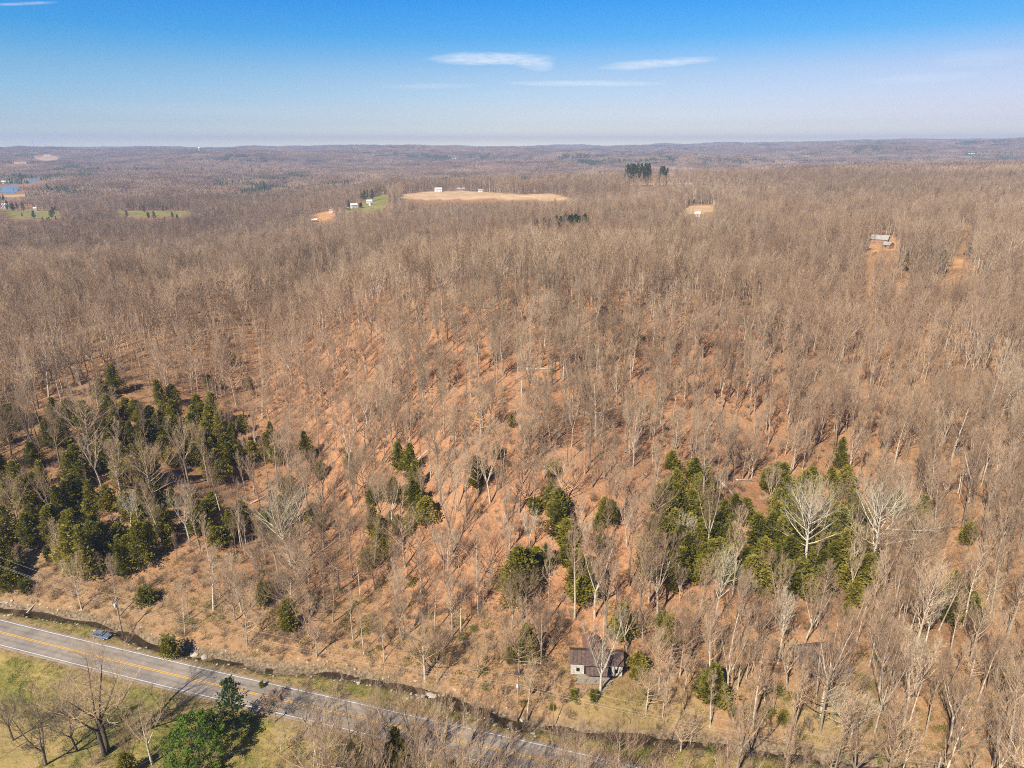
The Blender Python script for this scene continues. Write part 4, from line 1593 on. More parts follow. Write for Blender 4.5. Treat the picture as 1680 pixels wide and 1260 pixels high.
def scatter_object(name, pts, rots, scs, ids, meshes, label):
    me = bpy.data.meshes.new(name)
    n = len(pts)
    me.vertices.add(n)
    me.vertices.foreach_set('co', np.array(pts, np.float32).ravel())
    for nm, tp, arr in (('turn', 'FLOAT_VECTOR', rots), ('size', 'FLOAT_VECTOR', scs)):
        a = me.attributes.new(nm, tp, 'POINT')
        a.data.foreach_set('vector', np.array(arr, np.float32).ravel())
    a = me.attributes.new('which', 'INT', 'POINT')
    a.data.foreach_set('value', np.array(ids, np.int32))
    o = link(name, me)
    g = bpy.data.node_groups.new(name, 'GeometryNodeTree')
    g.interface.new_socket('Geometry', in_out='INPUT', socket_type='NodeSocketGeometry')
    g.interface.new_socket('Geometry', in_out='OUTPUT', socket_type='NodeSocketGeometry')
    gi = g.nodes.new('NodeGroupInput')
    go = g.nodes.new('NodeGroupOutput')
    jn = g.nodes.new('GeometryNodeJoinGeometry')

    def attr(nm, tp):
        q = g.nodes.new('GeometryNodeInputNamedAttribute')
        q.data_type = tp
        q.inputs['Name'].default_value = nm
        return q.outputs[0]
    rot = g.nodes.new('FunctionNodeEulerToRotation')
    g.links.new(attr('turn', 'FLOAT_VECTOR'), rot.inputs[0])
    size = attr('size', 'FLOAT_VECTOR')
    which = attr('which', 'INT')
    for k, m in enumerate(meshes):
        po = bpy.data.objects.new(m.name.split('.')[0], m)
        oi = g.nodes.new('GeometryNodeObjectInfo')
        oi.inputs['Object'].default_value = po
        oi.inputs['As Instance'].default_value = True
        cmp_ = g.nodes.new('FunctionNodeCompare')
        cmp_.data_type = 'INT'
        cmp_.operation = 'EQUAL'
        g.links.new(which, cmp_.inputs[2])
        cmp_.inputs[3].default_value = k
        ip = g.nodes.new('GeometryNodeInstanceOnPoints')
        g.links.new(gi.outputs[0], ip.inputs['Points'])
        g.links.new(cmp_.outputs[0], ip.inputs['Selection'])
        g.links.new(oi.outputs['Geometry'], ip.inputs['Instance'])
        g.links.new(rot.outputs[0], ip.inputs['Rotation'])
        g.links.new(size, ip.inputs['Scale'])
        g.links.new(ip.outputs[0], jn.inputs[0])
    g.links.new(jn.outputs[0], go.inputs[0])
    md = o.modifiers.new('scatter', 'NODES')
    md.node_group = g
    tag(o, label, 'woods' if 'wood' in name else 'ground cover', kind='stuff')
    return o


scatter_object('hillside_woods', pts, rots, scs, ids, [q[4] for q in NEAR] + [q[2] for q in MIDF] + [q[2] for q in FARF],
               'endless bare leafless trees covering the hillside and plateau above the road')

settle_labels()

# distant stands out to the skyline
X, Y = scatter(1475, 11400, 50, 41)
r = np.hypot(X, Y)
Z = hgt(X, Y)
k = clearing_mask(X, Y, Z, np.full(X.shape, 16.0), 24)
X, Y, Z, r = X[k], Y[k], Z[k], r[k]
e_ = 12.0
tx = (hgt(X + e_, Y) - hgt(X - e_, Y)) / (2 * e_)
ty = (hgt(X, Y + e_) - hgt(X, Y - e_)) / (2 * e_)
sx = rs_.uniform(.95, 1.1, len(X))
scatter_object('distant_woods', np.stack([X, Y, Z], 1), np.stack([np.arctan(ty), -np.arctan(tx), np.zeros(len(X))], 1), np.stack([sx, sx, rs_.uniform(.8, 1.15, len(X))], 1),
               np.where((fbm(X, Y, 380, 83, 3) > .15) & (rs_.uniform(size=len(X)) < .6), rs_.randint(5, 7, len(X)), rs_.randint(0, 5, len(X))), PATCH, 'hazy bare woods rolling away to the skyline')
print('stands', len(X))

# ------------------------------------------------------------------ brush and grass
SH = [shrub(600 + k, 2.4, 26).mesh('brush', M_TWIG) for k in range(4)]
SH += [shrub(620 + k, 1.5, 24).mesh('brush', M_DTWIG) for k in range(2)]
def leafy(seed, w, h):
    rng = random.Random(seed)
    mb = MB()
    for k in range(420):
        q = rv(rng, 1)
        if q.length > 1:
            continue
        q = Vector((q.x * w, q.y * w, (q.z + .8) * h * .5))
        u = rv(rng, 1).normalized()
        w2 = u.cross(rv(rng, 1)).normalized()
        sz = rng.uniform(.08, .16)
        i = len(mb.v)
        mb.v += [tuple(q - u * sz), tuple(q - w2 * sz * .5), tuple(q + u * sz), tuple(q + w2 * sz * .5)]
        mb.f.append((i, i + 1, i + 2, i + 3))
    return mb


M_LBR = leaf_mat('spring leaves', [(0, (.07, .1, .015)), (.5, (.15, .19, .03)), (1, (.3, .3, .08))])
SH += [leafy(640, 1.1, 1.5).mesh('brush', M_LBR), leafy(641, 1.5, 1.2).mesh('brush', M_LBR)]
X, Y = scatter(78, 320, 1.75, 44)
s = s_creek(X, Y)
rd = s_road(X, Y)
cl_ = fbm(X, Y, 11, 91)
P = np.where(s > 14, .14 + .24 * (cl_ > .05), 0)
P = np.where((s > 2.0) & (s <= 30), .34 + .42 * (cl_ > 0.0), P)
P = np.where((s > -1) & (s < 30) & (X > 30), .5, P)
P = np.where((s < -2) & (rd > 4.5), np.where(X > 25, .5, .05), P)
P = np.where(rd < -6, np.where(X > -44, .42, .04), P)
P = np.where(np.hypot(X - cabin[0], Y - cabin[1] - 2) < 6.5, 0, P)
P = np.where(np.hypot(X - shed[0], Y - shed[1] - 2) < 7, 0, P)
k = rs_.uniform(size=X.shape) < P
X, Y = X[k], Y[k]
Z = hgt(X, Y)
sc = rs_.uniform(.35, 1.15, len(X))
scatter_object('bare_brush', np.stack([X, Y, Z], 1), np.stack([np.zeros(len(X)), np.zeros(len(X)), rs_.uniform(0, 6.28, len(X))], 1), np.stack([sc * 1.1, sc * 1.1, sc], 1),
               np.where(rs_.uniform(size=len(X)) < np.where((s_creek(X, Y) < 30) & (fbm(X, Y, 14, 97) > .05), .35, .04), rs_.randint(6, 8, len(X)), rs_.randint(0, 6, len(X))), SH, 'low tangle of bare brush and saplings along creek, road and slope')
print('brush', len(X))


def tuft(seed, n, h, w):
    rng = random.Random(seed)
    mb = MB()
    for i in range(n):
        a = rng.random() * 6.28
        p = Vector((rng.uniform(-w, w), rng.uniform(-w, w), 0))
        q = p + Vector((math.cos(a) * h * .4, math.sin(a) * h * .4, h * rng.uniform(.6, 1.1)))
        u = Vector((-math.sin(a), math.cos(a), 0)) * .035
        b = len(mb.v)
        mb.v += [tuple(p - u), tuple(p + u), tuple(q)]
        mb.f.append((b, b + 1, b + 2))
    return mb


M_GRN = leaf_mat('green grass', [(0, (.09, .13, .02)), (.5, (.16, .2, .035)), (1, (.28, .28, .08))])
M_DRY = leaf_mat('dry grass', [(0, (.25, .18, .08)), (.5, (.4, .3, .15)), (1, (.52, .4, .22))])
TF = [tuft(700 + k, 26, .38, .5).mesh('grass_tuft', M_GRN) for k in range(3)] + [tuft(710 + k, 24, .5, .5).mesh('grass_tuft', M_DRY) for k in range(3)]
X, Y = scatter(80, 190, .85, 42)
s = s_creek(X, Y)
rd = s_road(X, Y)
cl_ = fbm(X, Y, 8, 95)
green = ((s < -1) & (rd > 4.3)) | (rd < -5)
P = np.where((s < -1.6) & (rd > 4.3), .55, 0)
P = np.where((rd < -4.6) & (X < 0), .5, P)
P = np.where((s > 1.5) & (s < 22), .35 + .4 * (cl_ > 0), P)
k = rs_.uniform(size=X.shape) < P
X, Y, s, rd, cl_, green = X[k], Y[k], s[k], rd[k], cl_[k], green[k]
Z = hgt(X, Y)
gsel = np.where(green, rs_.uniform(size=len(X)) < .68 + cl_ * .5, rs_.uniform(size=len(X)) < .1 + .35 * (X > -30) * (cl_ > .1))
sc = rs_.uniform(.5, 1.3, len(X))
scatter_object('grass_and_weeds', np.stack([X, Y, Z], 1), np.stack([np.zeros(len(X)), np.zeros(len(X)), rs_.uniform(0, 6.28, len(X))], 1), np.stack([sc * 1.2, sc * 1.2, sc], 1),
               np.where(gsel, rs_.randint(0, 3, len(X)), rs_.randint(3, 6, len(X))), TF, 'green and buff grass tufts on the verge, meadow and creek bank')
print('tufts', len(X))

# ------------------------------------------------------------------ rocks
M_ROCK = flat('pale creek stone', (.36, .31, .25), (.62, .56, .47), 1.5)


def rock_mesh(seed, flatten):
    import bmesh
    rng = random.Random(seed)
    bm = bmesh.new()
    bmesh.ops.create_icosphere(bm, subdivisions=1, radius=.5)
    for v in bm.verts:
        v.co *= rng.uniform(.7, 1.2)
        v.co.z *= flatten
    me = bpy.data.meshes.new('creek_rock')
    bm.to_mesh(me)
    me.materials.append(M_ROCK)
    return me


RK = [rock_mesh(k, f) for k, f in enumerate([.5, .6, .35, .45])]


def rock(x, y, z, sc, lab, grp=None):
    o = link('creek_rock', rg.choice(RK))
    o.location = (x, y, z)
    o.rotation_euler = (rg.uniform(-.15, .15), rg.uniform(-.15, .15), rg.uniform(0, 6.28))
    o.scale = (sc * rg.uniform(.8, 1.5), sc, sc * rg.uniform(.7, 1))
    tag(o, lab, 'rock', grp)
    return o


for i in range(150):
    x = rg.choice([rg.uniform(-135, -85), rg.uniform(-85, -20), rg.uniform(-35, 10)])
    yc = float(np.interp(x, CREEKS[:, 0], CREEKS[:, 1]))
    y = yc + rg.choice([-1, 1]) * rg.uniform(1.2, 3.2)
    side_ = 'uphill' if y > yc else 'road'
    part_ = 'left of the parked car' if x < -92 else ('between parked car and cone evergreen' if x < -52 else 'right of the cone evergreen')
    rock(x, y, h1(x, y) + .05, rg.uniform(.35, .9), f'pale stone on {side_} side of creek, {part_}', f'creek stones on the {side_} side, {part_}')
for (px, py, sc, lab) in [(704, 1141, 2.2, 'biggest pale boulder at the creek edge, right of centre left'), (712, 1146, 1.6, 'pale boulder touching the right side of the biggest creek boulder'),
                          (690, 1143, 1.2, 'pale boulder just left of the biggest creek boulder'), (686, 1147, .9, 'small pale boulder at the waterline below the biggest creek boulder'),
                          (320, 1074, 2.3, 'long flat pale rock slab in the creek right of the creekside evergreen bush'), (336, 1081, 1.9, 'second flat pale rock slab downstream of the longer one')]:
    x, y, z = at(px, py)
    rock(x, y, z + .1, sc, lab)

# fallen logs
M_LOG = flat('bleached log', (.42, .35, .27), (.62, .54, .44), 2)


def log(px, py, L, ang, r_, lab):
    x, y, z = at(px, py)
    c, s0 = math.cos(ang), math.sin(ang)
    a = Vector((x - c * L / 2, y - s0 * L / 2, 0))
    b = Vector((x + c * L / 2, y + s0 * L / 2, 0))
    a.z = h1(a.x, a.y) + r_ * .8
    b.z = h1(b.x, b.y) + r_ * .8
    mid = (a + b) / 2 + Vector((0, 0, .1))
    e = empty('fallen_log', tuple(mid), 0, lab, 'log')
    m = MB()
    m.tube([a - mid, Vector((0, 0, 0)), b - mid], [r_ * 1.2, r_, r_ * .5], 7, cap=True)
    m.build('trunk', M_LOG, e, True)
    br = MB()
    rng = random.Random(int(px))
    for k in range(6):
        t = rng.uniform(.55, 1)
        p = (a - mid).lerp(b - mid, t)
        br.tube([p, p + Vector((rng.uniform(-1, 1), rng.uniform(-1, 1), rng.uniform(.2, 1))) * L * .12], [r_ * .3, .02], 4, tip=True)
    br.build('branch_stubs', M_LOG, e)


for (px, py, L, ang, r_, lab) in [(1192, 802, 9, -1.0, .34, 'thick bleached fallen trunk above the big green cluster'), (885, 606, 9, .05, .28, 'long grey fallen log on the open rust coloured slope'),
                                  (62, 985, 6, 1.0, .14, 'thin white dead branch lying on the bank at far left'), (1222, 790, 7, .4, .2, 'pale fallen limb right of the thick bleached trunk'),
                                  (430, 820, 8, .9, .2, 'grey fallen log on the left middle slope'), (700, 742, 6, .6, .2, 'grey log lying on the rust slope left of the slim evergreen'),
                                  (540, 700, 7, -.6, .2, 'pale fallen log high on the left of the rust slope'), (1000, 980, 7, .3, .18, 'fallen log uphill of the cabin'),
                                  (235, 1256, 4, .7, .16, 'dead branch lying on the meadow behind the big forked tree')]:
    log(px, py, L, ang, r_, lab)

# ------------------------------------------------------------------ utility poles and wires
M_POLE = flat('weathered pole', (.25, .2, .15), (.42, .35, .28), 4)
M_TRANS = flat('galvanised can', (.55, .57, .58), (.7, .72, .72), 3, rough=.5)
M_WIRE = flat('wire', (.45, .42, .38), (.5, .48, .44), 1, rough=.5)
M_CERAM = flat('insulator', (.6, .58, .55), (.7, .68, .65), 1, rough=.3)


def pole(x, y, rz, lab, H=11.0, can=True):
    z = h1(x, y)
    e = empty('utility_pole', (x, y, z), rz, lab, 'utility pole')
    m = MB()
    m.tube([Vector((0, 0, -.6)), Vector((0, 0, H * .5)), Vector((0, 0, H))], [.17, .15, .11], 8, cap=True)
    m.build('pole', M_POLE, e, True)
    m = MB()
    m.box(-1.2, 1.2, -.17, -.07, H - .55, H - .42)
    m.build('crossarm', M_POLE, e)
    for xx in (-1.1, 1.1):
        m = MB()
        m.tube([Vector((xx, -.12, H - .42)), Vector((xx, -.12, H - .33)), Vector((xx, -.12, H - .2))], [.05, .07, .04], 6, cap=True)
        m.build('insulator', M_CERAM, e)
    if can:
        c = MB()
        c.tube([Vector((-.42, -.1, H - 1.9)), Vector((-.42, -.1, H - 1.8)), Vector((-.42, -.1, H - 1.05)), Vector((-.42, -.1, H - .95))], [.2, .26, .26, .16], 10, cap=True)
        t = c.build('transformer', M_TRANS, e, True)
        b = MB()
        b.tube([Vector((-.42, -.1, H - .95)), Vector((-.42, -.1, H - .7))], [.05, .03], 6, cap=True)
        b.build('bushing', M_CERAM, t)
    return Vector((x, y, z)), rz, H


pA = at(203, 1048)
pB = at(849, 1186)
dirr = math.atan2(pB[1] - pA[1], pB[0] - pA[0])
perp = dirr + math.pi / 2
P1 = pole(pA[0], pA[1], perp, 'utility pole with grey transformer can beside the creek near the parked car')
P2 = pole(pB[0], pB[1], perp, 'utility pole with white transformer can in brush at the creek, below the cabin')
ux, uy = math.cos(dirr), math.sin(dirr)
P0 = pole(pA[0] - ux * 78, pA[1] - uy * 78 + 10, perp, 'utility pole out past the left edge along the road', can=False)
P3 = pole(pB[0] + ux * 75, pB[1] + uy * 75, perp, 'utility pole further right beyond the woods', can=False)


def wire(a, b, off, dz, lab):
    def end(P):
        p, rz, H = P
        return Vector((p.x + math.cos(rz) * off, p.y + math.sin(rz) * off, p.z + H + dz))
    A_, B_ = end(a), end(b)
    m = MB()
    pts_ = []
    for i in range(25):
        t = i / 24
        q = A_.lerp(B_, t)
        q.z -= 1.7 * 4 * t * (1 - t) * ((B_ - A_).length / 80)
        pts_.append(q)
    m.tube(pts_, [.012] * 25, 3, cap=True)
    o = m.build('power_line', M_WIRE)
    tag(o, lab, 'power line')


for (a, b, w_) in ((P0, P1, 'left of the pole by the parked car'), (P1, P2, 'spanning the creek bank between the two transformer poles'), (P2, P3, 'right of the pole below the cabin')):
    wire(a, b, -1.1, -.2, f'near side crossarm wire {w_}')
    wire(a, b, 1.1, -.2, f'hillside crossarm wire {w_}')
    wire(a, b, 0, -1.9, f'lower wire {w_}')

# ------------------------------------------------------------------ the car on the verge
M_CAR = flat('steel blue car paint', (.10, .17, .27), (.12, .19, .3), 1, rough=.25, spec=.6)
M_GLASS = flat('car glass', (.02, .025, .03), (.03, .035, .04), 1, rough=.08, spec=.6)
M_TYRE = flat('tyre rubber', (.02, .02, .02), (.035, .035, .035), 3)
M_RIM = flat('wheel rim', (.45, .45, .46), (.55, .55, .55), 3, rough=.4)
M_LAMP = flat('headlamp lens', (.75, .76, .78), (.85, .85, .85), 1, rough=.2)
M_TAIL = flat('tail lamp lens', (.4, .02, .02), (.5, .03, .03), 1, rough=.2)


def car(x, y, rz, lab):
    z = h1(x, y)
    e = empty('parked_car', (x, y, z), rz, lab, 'car')
    # lower body: lofted sections
    secs = [(-2.25, .62, .45, .68), (-2.15, .80, .32, .82), (-1.5, .88, .25, .9), (0, .9, .24, .93), (1.3, .88, .25, .9), (2.0, .8, .3, .78), (2.25, .62, .42, .62)]
    m = MB()
    prof = lambda w, z0, z1: [(-w * .92, z0), (-w, z0 + .18), (-w, (z0 + z1) / 2 + .05), (-w * .93, z1 - .04), (-w * .6, z1 + .03), (w * .6, z1 + .03), (w * .93, z1 - .04), (w, (z0 + z1) / 2 + .05), (w, z0 + .18), (w * .92, z0)]
    for (xx, w, z0, z1) in secs:
        for (a, zz) in prof(w, z0, z1):
            m.v.append((xx, a, zz))
    for i in range(len(secs) - 1):
        for j in range(10):
            m.f.append((i * 10 + j, i * 10 + (j + 1) % 10, (i + 1) * 10 + (j + 1) % 10, (i + 1) * 10 + j))
    m.f.append(tuple(range(10))[::-1])
    m.f.append(tuple(range(60, 70)))
    bd = m.build('body', M_CAR, e)
    # greenhouse
    m = MB()
    lo = [(-1.65, -.8), (1.05, -.8), (1.05, .8), (-1.65, .8)]
    hi = [(-1.05, -.6), (.35, -.6), (.35, .6), (-1.05, .6)]
    m.v = [(a, b, .9) for a, b in lo] + [(a, b, 1.38) for a, b in hi]
    m.f = [(0, 1, 5, 4), (1, 2, 6, 5), (2, 3, 7, 6), (3, 0, 4, 7)]
    m.build('windows', M_GLASS, e)
    m = MB()
    m.box(-1.1, .4, -.63, .63, 1.38, 1.44)
    m.build('roof_panel', M_CAR, e)
    for sx_ in (-1.4, 1.4):
        for sy_ in (-.82, .82):
            m = MB()
            m.tube([Vector((sx_, sy_ - .11, .32)), Vector((sx_, sy_ + .11, .32))], [.32, .32], 14, cap=True)
            t = m.build('wheel', M_TYRE, e)
            m = MB()
            m.tube([Vector((sx_, sy_ - .12, .32)), Vector((sx_, sy_ + .12, .32))], [.19, .19], 10, cap=True)
            m.build('rim', M_RIM, t)
    for sy_ in (-.55, .55):
        m = MB()
        m.box(2.12, 2.27, sy_ - .16, sy_ + .16, .52, .64)
        m.build('headlight', M_LAMP, e)
        m = MB()
        m.box(-2.27, -2.14, sy_ - .15, sy_ + .15, .58, .7)
        m.build('tail_light', M_TAIL, e)


cx_, cy_, cz_ = at(165, 1050)
tdir = math.atan2(-8.5, 29.3)
rdv = float(s_road(np.array([cx_]), np.array([cy_]))[0])
car(cx_, cy_ + (5.6 - rdv) if rdv < 5.6 else cy_, tdir, 'blue car pulled onto the grass verge between road and creek')

# ------------------------------------------------------------------ cabin
M_WALL = flat('flaking white boards', (.34, .31, .27), (.72, .69, .63), 2)
M_ROOF = flat('rusted brown roofing', (.07, .045, .038), (.17, .115, .1), 1.6)
M_OLD = flat('grey weathered timber', (.2, .165, .13), (.4, .34, .28), 3)
M_SHADE = flat('painted opening shade', (.015, .012, .01), (.025, .02, .018), 1)  # near-black colour stands in for shade inside windows, doorway and porch
M_BRICK = flat('brick chimney', (.22, .09, .06), (.34, .16, .1), 5)


def roof_sheets(parent, x0, x1, ya, za, yb, zb, n, mat, th=.05):
    """a slope of n side by side metal sheets, from eave (ya,za) to ridge (yb,zb)"""
    for i in range(n):
        a = x0 + (x1 - x0) * i / n
        b = x0 + (x1 - x0) * (i + 1) / n - .03
        dz = rg.uniform(-.03, .03)
        m = MB()
        q = [(ya, za + dz), (yb, zb + dz), (yb, zb + dz + th), (ya, za + dz + th)]
        m.prism(q, a, b)
        m.prism([(ya, za + dz + th), (yb, zb + dz + th), (yb, zb + dz + th + .05), (ya, za + dz + th + .05)], a, a + .07)
        m.build('roof_sheet', mat, parent)


def make_cabin():
    x, y, z = cabin[0], cabin[1], h1(cabin[0], cabin[1] + 2)
    e = empty('derelict_cabin', (x, y, z), R(-4), 'abandoned white walled cabin with rusty brown roof and collapsing porch', 'house')
    L = 5.4
    # boards of the front wall, left and right of the sagging porch
    for (a, b) in ((-L, -2.6), (3.0, L)):
        n = 9
        for i in range(n):
            m = MB()
            m.box(a + .02, b - .02, -.04 - rg.uniform(0, .02), .06, .3 + i * .3, .3 + (i + 1) * .3 - .03)
            m.build('wall_board', M_WALL, e)
    m = MB()
    m.box(-L, L, .07, 4.6, .3, 3.0)
    m.prism([(.07, 3.0), (4.6, 3.0), (2.3, 4.25)], -L, -L + .1)
    m.prism([(.07, 3.0), (4.6, 3.0), (2.3, 4.25)], L - .1, L)
    m.build('walls', M_WALL, e)
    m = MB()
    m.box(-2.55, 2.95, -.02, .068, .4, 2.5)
    m.build('porch_shade_panel', M_SHADE, e)  # slab on the solid wall, painted dark as the shade behind the porch
    for xx in (-3.9, 4.1):
        m = MB()
        m.box(xx - .35, xx + .35, -.1, -.065, 1.1, 2.0)
        m.build('window', M_SHADE, e)
    for i in range(12):
        m = MB()
        m.box(-L + i * .9, -L + i * .9 + .5, -.1, .3, -.6, .3)
        m.build('foundation_stone', M_OLD, e)
    rf = empty('roof', (0, 0, 0))
    rf.parent = e
    roof_sheets(rf, -L - .3, L + .3, -.28, 2.95, 2.3, 4.45, 14, M_ROOF)
    roof_sheets(rf, -L - .3, L + .3, 4.95, 2.95, 2.36, 4.45, 14, M_ROOF)
    # rear wing
    m = MB()
    m.box(-2.4, .6, 4.6, 9.2, .3, 2.5)
    m.build('rear_wing', M_WALL, e)
    m = MB()
    m.prism([(-2.8, 2.4), (-.9, 3.7), (1.0, 2.4), (1.0, 2.5), (-.9, 3.82), (-2.8, 2.5)], 4.2, 9.6, axis='y')
    m.build('rear_roof', flat('red brown roofing', (.13, .07, .055), (.23, .13, .1), 2), e)
    m = MB()
    m.box(-.35, .35, 2.1, 2.7, 4.2, 5.2)
    m.build('chimney', M_BRICK, e)
    # collapsed porch roof leaning out over the deck
    roof_sheets(rf, -2.3, 2.7, -1.7, 1.5, -.3, 2.5, 6, M_ROOF)
    for i in range(9):
        m = MB()
        yy = -.35 - i * .28
        m.box(-4.2 + rg.uniform(-.3, .3), 3.1 + rg.uniform(-.5, .5), yy - .12, yy + .12, .32 + rg.uniform(-.05, .05), .38)
        m.build('porch_plank', M_OLD, e)
    for i, xx in enumerate((-4.0, -2.4, -.6, 1.2, 2.9)):
        m = MB()
        m.tube([Vector((xx, -2.6, -1.2)), Vector((xx + rg.uniform(-.15, .15), -2.55, 1.35 if -2.5 < xx < 2.8 else .6))], [.08, .07], 5, cap=True)
        m.build('porch_post', M_OLD, e)
    for i in range(5):
        M = Matrix.Translation((rg.uniform(-2.5, 2.5), -3.6 + rg.uniform(-.5, .5), .1)) @ Matrix.Rotation(rg.uniform(-.5, .5), 4, 'Z')
        m = MB()
        m.box(-1.4, 1.4, -.08, .08, 0, .05, M)
        m.build('fallen_plank', M_OLD, e)
    return e


make_cabin()


def make_shed():
    x, y, z = shed[0], shed[1], h1(shed[0], shed[1] + 2)
    e = empty('derelict_shed', (x, y, z), R(8), 'ruined dark hip roofed shed half hidden by bare trees at the lower right', 'shed')
    w, d = 4.4, 4.2
    for i in range(15):
        m = MB()
        a = -w + i * 2 * w / 15
        m.box(a, a + 2 * w / 15 - .05, -.05 - rg.uniform(0, .03), .03, -.5, 1.9 + rg.uniform(-.1, .1))
        m.build('wall_board', M_OLD, e)
    m = MB()
    m.box(-w, w, .04, 2 * d, -.5, 2.1)
    m.build('walls', M_OLD, e)
    m = MB()
    m.box(-1.2, .5, -.09, -.085, -.3, 1.6)
    m.build('doorway', M_SHADE, e)
    rf = empty('roof', (0, 0, 0))
    rf.parent = e
    ap = Vector((0, d, 4.9))
    o_ = .55
    cs = [Vector((-w - o_, -o_, 1.95)), Vector((w + o_, -o_, 1.95)), Vector((w + o_, 2 * d + o_, 1.95)), Vector((-w - o_, 2 * d + o_, 1.95))]
    mt = flat('dark weathered shakes', (.07, .052, .042), (.17, .135, .11), 1.2)
    for k in range(4):
        a, b = cs[k], cs[(k + 1) % 4]
        n = 9
        for i in range(n):
            t0, t1 = i / n, (i + 1) / n
            a0, b0 = a.lerp(ap, t0), b.lerp(ap, t0)
            a1, b1 = a.lerp(ap, t1), b.lerp(ap, t1)
            up = Vector((0, 0, .09 + rg.uniform(-.02, .03)))
            m = MB()
            m.v = [tuple(a0 + up), tuple(b0 + up), tuple(b1 + up * .3), tuple(a1 + up * .3), tuple(a0), tuple(b0), tuple(b1), tuple(a1)]
            m.f = [(0, 1, 2, 3), (4, 7, 6, 5), (0, 4, 5, 1), (1, 5, 6, 2), (2, 6, 7, 3), (3, 7, 4, 0)]
            m.build('shingle_course', mt, rf)


make_shed()

# ------------------------------------------------------------------ far houses and barns
M_HW = flat('white siding', (.72, .72, .7), (.82, .82, .8), 1)
M_HB = flat('brown siding', (.28, .17, .12), (.4, .26, .18), 1)
M_RG = flat('grey shingle roof', (.3, .29, .29), (.42, .41, .4), 1)
M_RW = flat('pale metal roof', (.68, .68, .7), (.8, .8, .82), 1, rough=.4)
M_WIN = flat('window glass', (.03, .04, .05), (.05, .06, .07), 1, rough=.1, spec=.6)


def house(px, py, wpx, dep, hh, wall, roof, lab, cat='house', rz=0, chimney=False):
    x, y, z = at(px, py)
    L = wpx * proj(x, y, z)[2] / F / 2
    a = math.atan2(x, y)
    e = empty(cat.replace(' ', '_') if cat != 'house' else 'farmhouse', (x, y, z), -a + rz, lab, cat)
    m = MB()
    m.box(-L, L, 0, dep, -1.5, hh)
    m.prism([(0, hh), (dep, hh), (dep / 2, hh + dep * .27)], -L + .01, -L + .2)
    m.prism([(0, hh), (dep, hh), (dep / 2, hh + dep * .27)], L - .2, L - .01)
    m.build('wall', wall, e)
    m = MB()
    rr = dep * .27
    m.prism([(-.5, hh - .1), (dep / 2, hh + rr + .15), (dep + .5, hh - .1), (dep + .5, hh + .1), (dep / 2, hh + rr + .4), (-.5, hh + .1)], -L - .4, L + .4)
    m.build('roof', roof, e)
    n = max(1, int(L / 2.2))
    for i in range(n):
        c = -L + (i + .5) * 2 * L / n
        m = MB()
        m.box(c - .5, c + .5, -.06, -.01, .9, 2.1)
        m.build('window', M_WIN, e)
    if chimney:
        m = MB()
        m.box(-.4, .4, dep * .4, dep * .5, hh + rr * .6, hh + rr + 1.2)
        m.build('chimney', M_BRICK, e)
    OCC.append((x, y, L))
    return e


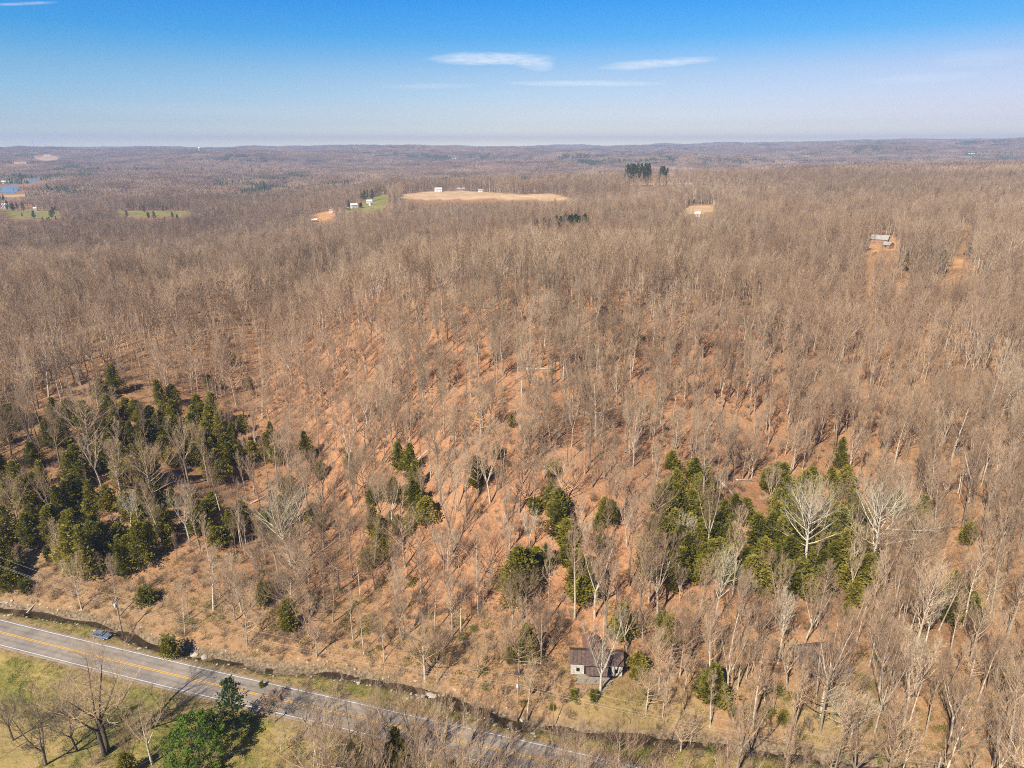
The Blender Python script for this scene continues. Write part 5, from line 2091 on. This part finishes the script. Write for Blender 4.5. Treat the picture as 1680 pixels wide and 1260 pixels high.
HOUSES = [
    (720, 315, 11, 9, 5, M_HW, M_RW, 'white barn at the top edge of the tan field', 'barn', .2),
    (756, 313, 13, 8, 3, M_HB, M_RG, 'low grey roofed house behind the tan field, right of the white barn', 'house', -.1),
    (788, 315, 7, 6, 3, M_HW, M_RG, 'small pale building at the far right edge of the tan field', 'outbuilding', 0),
    (676, 314, 8, 7, 3, M_HB, M_RG, 'small dark building left of the white barn behind the tan field', 'outbuilding', 0),
    (582, 341, 11, 8, 4, M_HW, M_RW, 'white farmhouse on the green lawn left of the tan field', 'house', .3),
    (606, 333, 9, 6, 3, M_HW, M_RW, 'pale roofed outbuilding uphill of the farmhouse on the lawn', 'outbuilding', -.2),
    (610, 337, 5, 5, 3, M_HW, M_RG, 'little white shed at the lawn edge below the pale roofed outbuilding', 'shed', .5),
    (628, 319, 4, 5, 3, M_HW, M_RW, 'tiny white shed at the top of the lawn', 'shed', 0),
    (569, 345, 6, 5, 3, M_HB, M_RG, 'low dark outbuilding left of the white farmhouse', 'outbuilding', 0),
    (516, 365, 9, 6, 3, M_HB, M_RW, 'tan roofed shed on red earth left of the lawn', 'shed', .1),
    (543, 350, 5, 5, 4, M_HW, M_RG, 'small pale house among bare trees left of the lawn', 'house', 0),
    (1440, 402, 26, 9, 4, M_HB, M_RG, 'long brown house with grey roof in the right hand woods', 'house', -.15),
    (1452, 408, 12, 6, 2.6, M_HB, M_RG, 'grey roofed outbuilding in front of the long brown house', 'outbuilding', -.5),
    (1403, 376, 9, 6, 3, M_HW, M_RW, 'small pale building in woods uphill left of the long brown house', 'outbuilding', 0),
    (1532, 417, 6, 5, 3, M_HW, M_RW, 'small white shed left of the bare earth bank', 'shed', .4),
    (1144, 356, 8, 6, 3, M_HW, M_RW, 'pale building below the small tan clearing', 'outbuilding', 0),
    (1174, 336, 6, 6, 4, M_HW, M_RG, 'small house at the right end of the small tan clearing', 'house', 0),
    (236, 268, 12, 14, 6, M_HW, M_RW, 'distant white hall on the far left hillside', 'building', 0),
    (222, 266, 7, 12, 5, M_HW, M_RG, 'distant grey roofed building left of the white hall', 'building', 0),
    (78, 257, 9, 14, 7, M_HW, M_RW, 'distant pale house above the tan hillside field at far left', 'house', 0),
    (10, 302, 14, 12, 6, M_HW, M_RW, 'pale roofed boathouse on the river bank at far left', 'boathouse', 0),
    (6, 342, 15, 12, 5, M_HW, M_RW, 'long pale metal roofed barn at the left edge in the valley', 'barn', -.3),
    (58, 346, 4, 8, 4, M_HW, M_RW, 'tiny white house by the green field in the left valley', 'house', 0),
    (138, 293, 6, 10, 5, M_HB, M_RW, 'small brown building on the low wooded ridge at left', 'building', 0),
    (243, 291, 5, 9, 5, M_HB, M_RW, 'tan gabled building on the low wooded ridge, right of the brown one', 'building', 0),
    (745, 262, 6, 12, 5, M_HW, M_RW, 'faint white building on the far slope above the white barn', 'building', 0),
    (1080, 247, 4, 14, 7, M_HW, M_RW, 'tiny white building near the skyline right of centre', 'building', 0),
    (1593, 254, 10, 14, 5, M_HW, M_RW, 'far pale building near the skyline at right', 'building', 0),
    (411, 379, 6, 5, 3, M_HW, M_RW, 'small white shed deep in the bare woods left of the lawn', 'shed', 0),
    (1098, 263, 4, 12, 5, M_HW, M_RW, 'far white building on the hazy slope below the skyline', 'building', 0),
]
for h_ in HOUSES:
    house(*h_[:8], cat=h_[8], rz=h_[9], chimney=h_[8] == 'house')

# water tower and mast on the left skyline
x, y, z = at(328, 251)
e = empty('water_tower', (x, y, z), 0, 'white water tower on the skyline at left', 'water tower')
m = MB()
m.tube([Vector((0, 0, 24)), Vector((0, 0, 26)), Vector((0, 0, 34)), Vector((0, 0, 37)), Vector((0, 0, 38))], [5, 8.5, 9, 6, 1], 14, cap=True)
m.build('tank', M_HW, e, True)
m = MB()
m.tube([Vector((0, 0, -3)), Vector((0, 0, 24))], [2.4, 2.0], 10, cap=True)
m.build('riser', M_HW, e)
for k in range(6):
    a = k * math.pi / 3
    m = MB()
    m.tube([Vector((9 * math.cos(a), 9 * math.sin(a), -3)), Vector((7.5 * math.cos(a), 7.5 * math.sin(a), 27))], [.5, .5], 5, cap=True)
    m.build('leg', M_HW, e)
x, y, z = at(57, 250)
e = empty('radio_mast', (x, y, z), 0, 'thin lattice radio mast on the skyline at far left', 'mast')
m = MB()
for k in range(3):
    a = k * 2.094
    m.tube([Vector((1.4 * math.cos(a), 1.4 * math.sin(a), -2)), Vector((.5 * math.cos(a), .5 * math.sin(a), 75))], [.4, .3], 4, cap=True)
m.build('mast', M_POLE, e)
m = MB()
for k in range(24):
    zz = k * 3
    a0 = k * 2.094
    w = 1.4 - .9 * zz / 75
    m.tube([Vector((w * math.cos(a0), w * math.sin(a0), zz)), Vector((w * math.cos(a0 + 2.094), w * math.sin(a0 + 2.094), zz + 3))], [.2, .2], 3)
m.build('bracing', M_POLE, e)

# ------------------------------------------------------------------ haze
hm = bpy.data.materials.new('haze')
hm.use_nodes = True
t = hm.node_tree
t.nodes.clear()
vo = N(t, 'ShaderNodeVolumePrincipled')
vo.inputs['Color'].default_value = (.58, .70, 1.0, 1)
vo.inputs['Density'].default_value = HAZE
vo.inputs['Anisotropy'].default_value = 0.0
ou = N(t, 'ShaderNodeOutputMaterial')
t.links.new(vo.outputs[0], ou.inputs['Volume'])
zmin = float(GZ.min()) - 3
zmax = max(float(GZ.max()) + 26, CAM_H + 5)
m = MB()
m.box(-11900, 11900, -11900, 11900, zmin, zmax)
hz = m.build('haze', hm)
tag(hz, 'thin blue haze in the air over the valley and far hills', kind='stuff')
print('haze', zmin, zmax, 'tris', sum(len(q.polygons) for q in bpy.data.meshes))
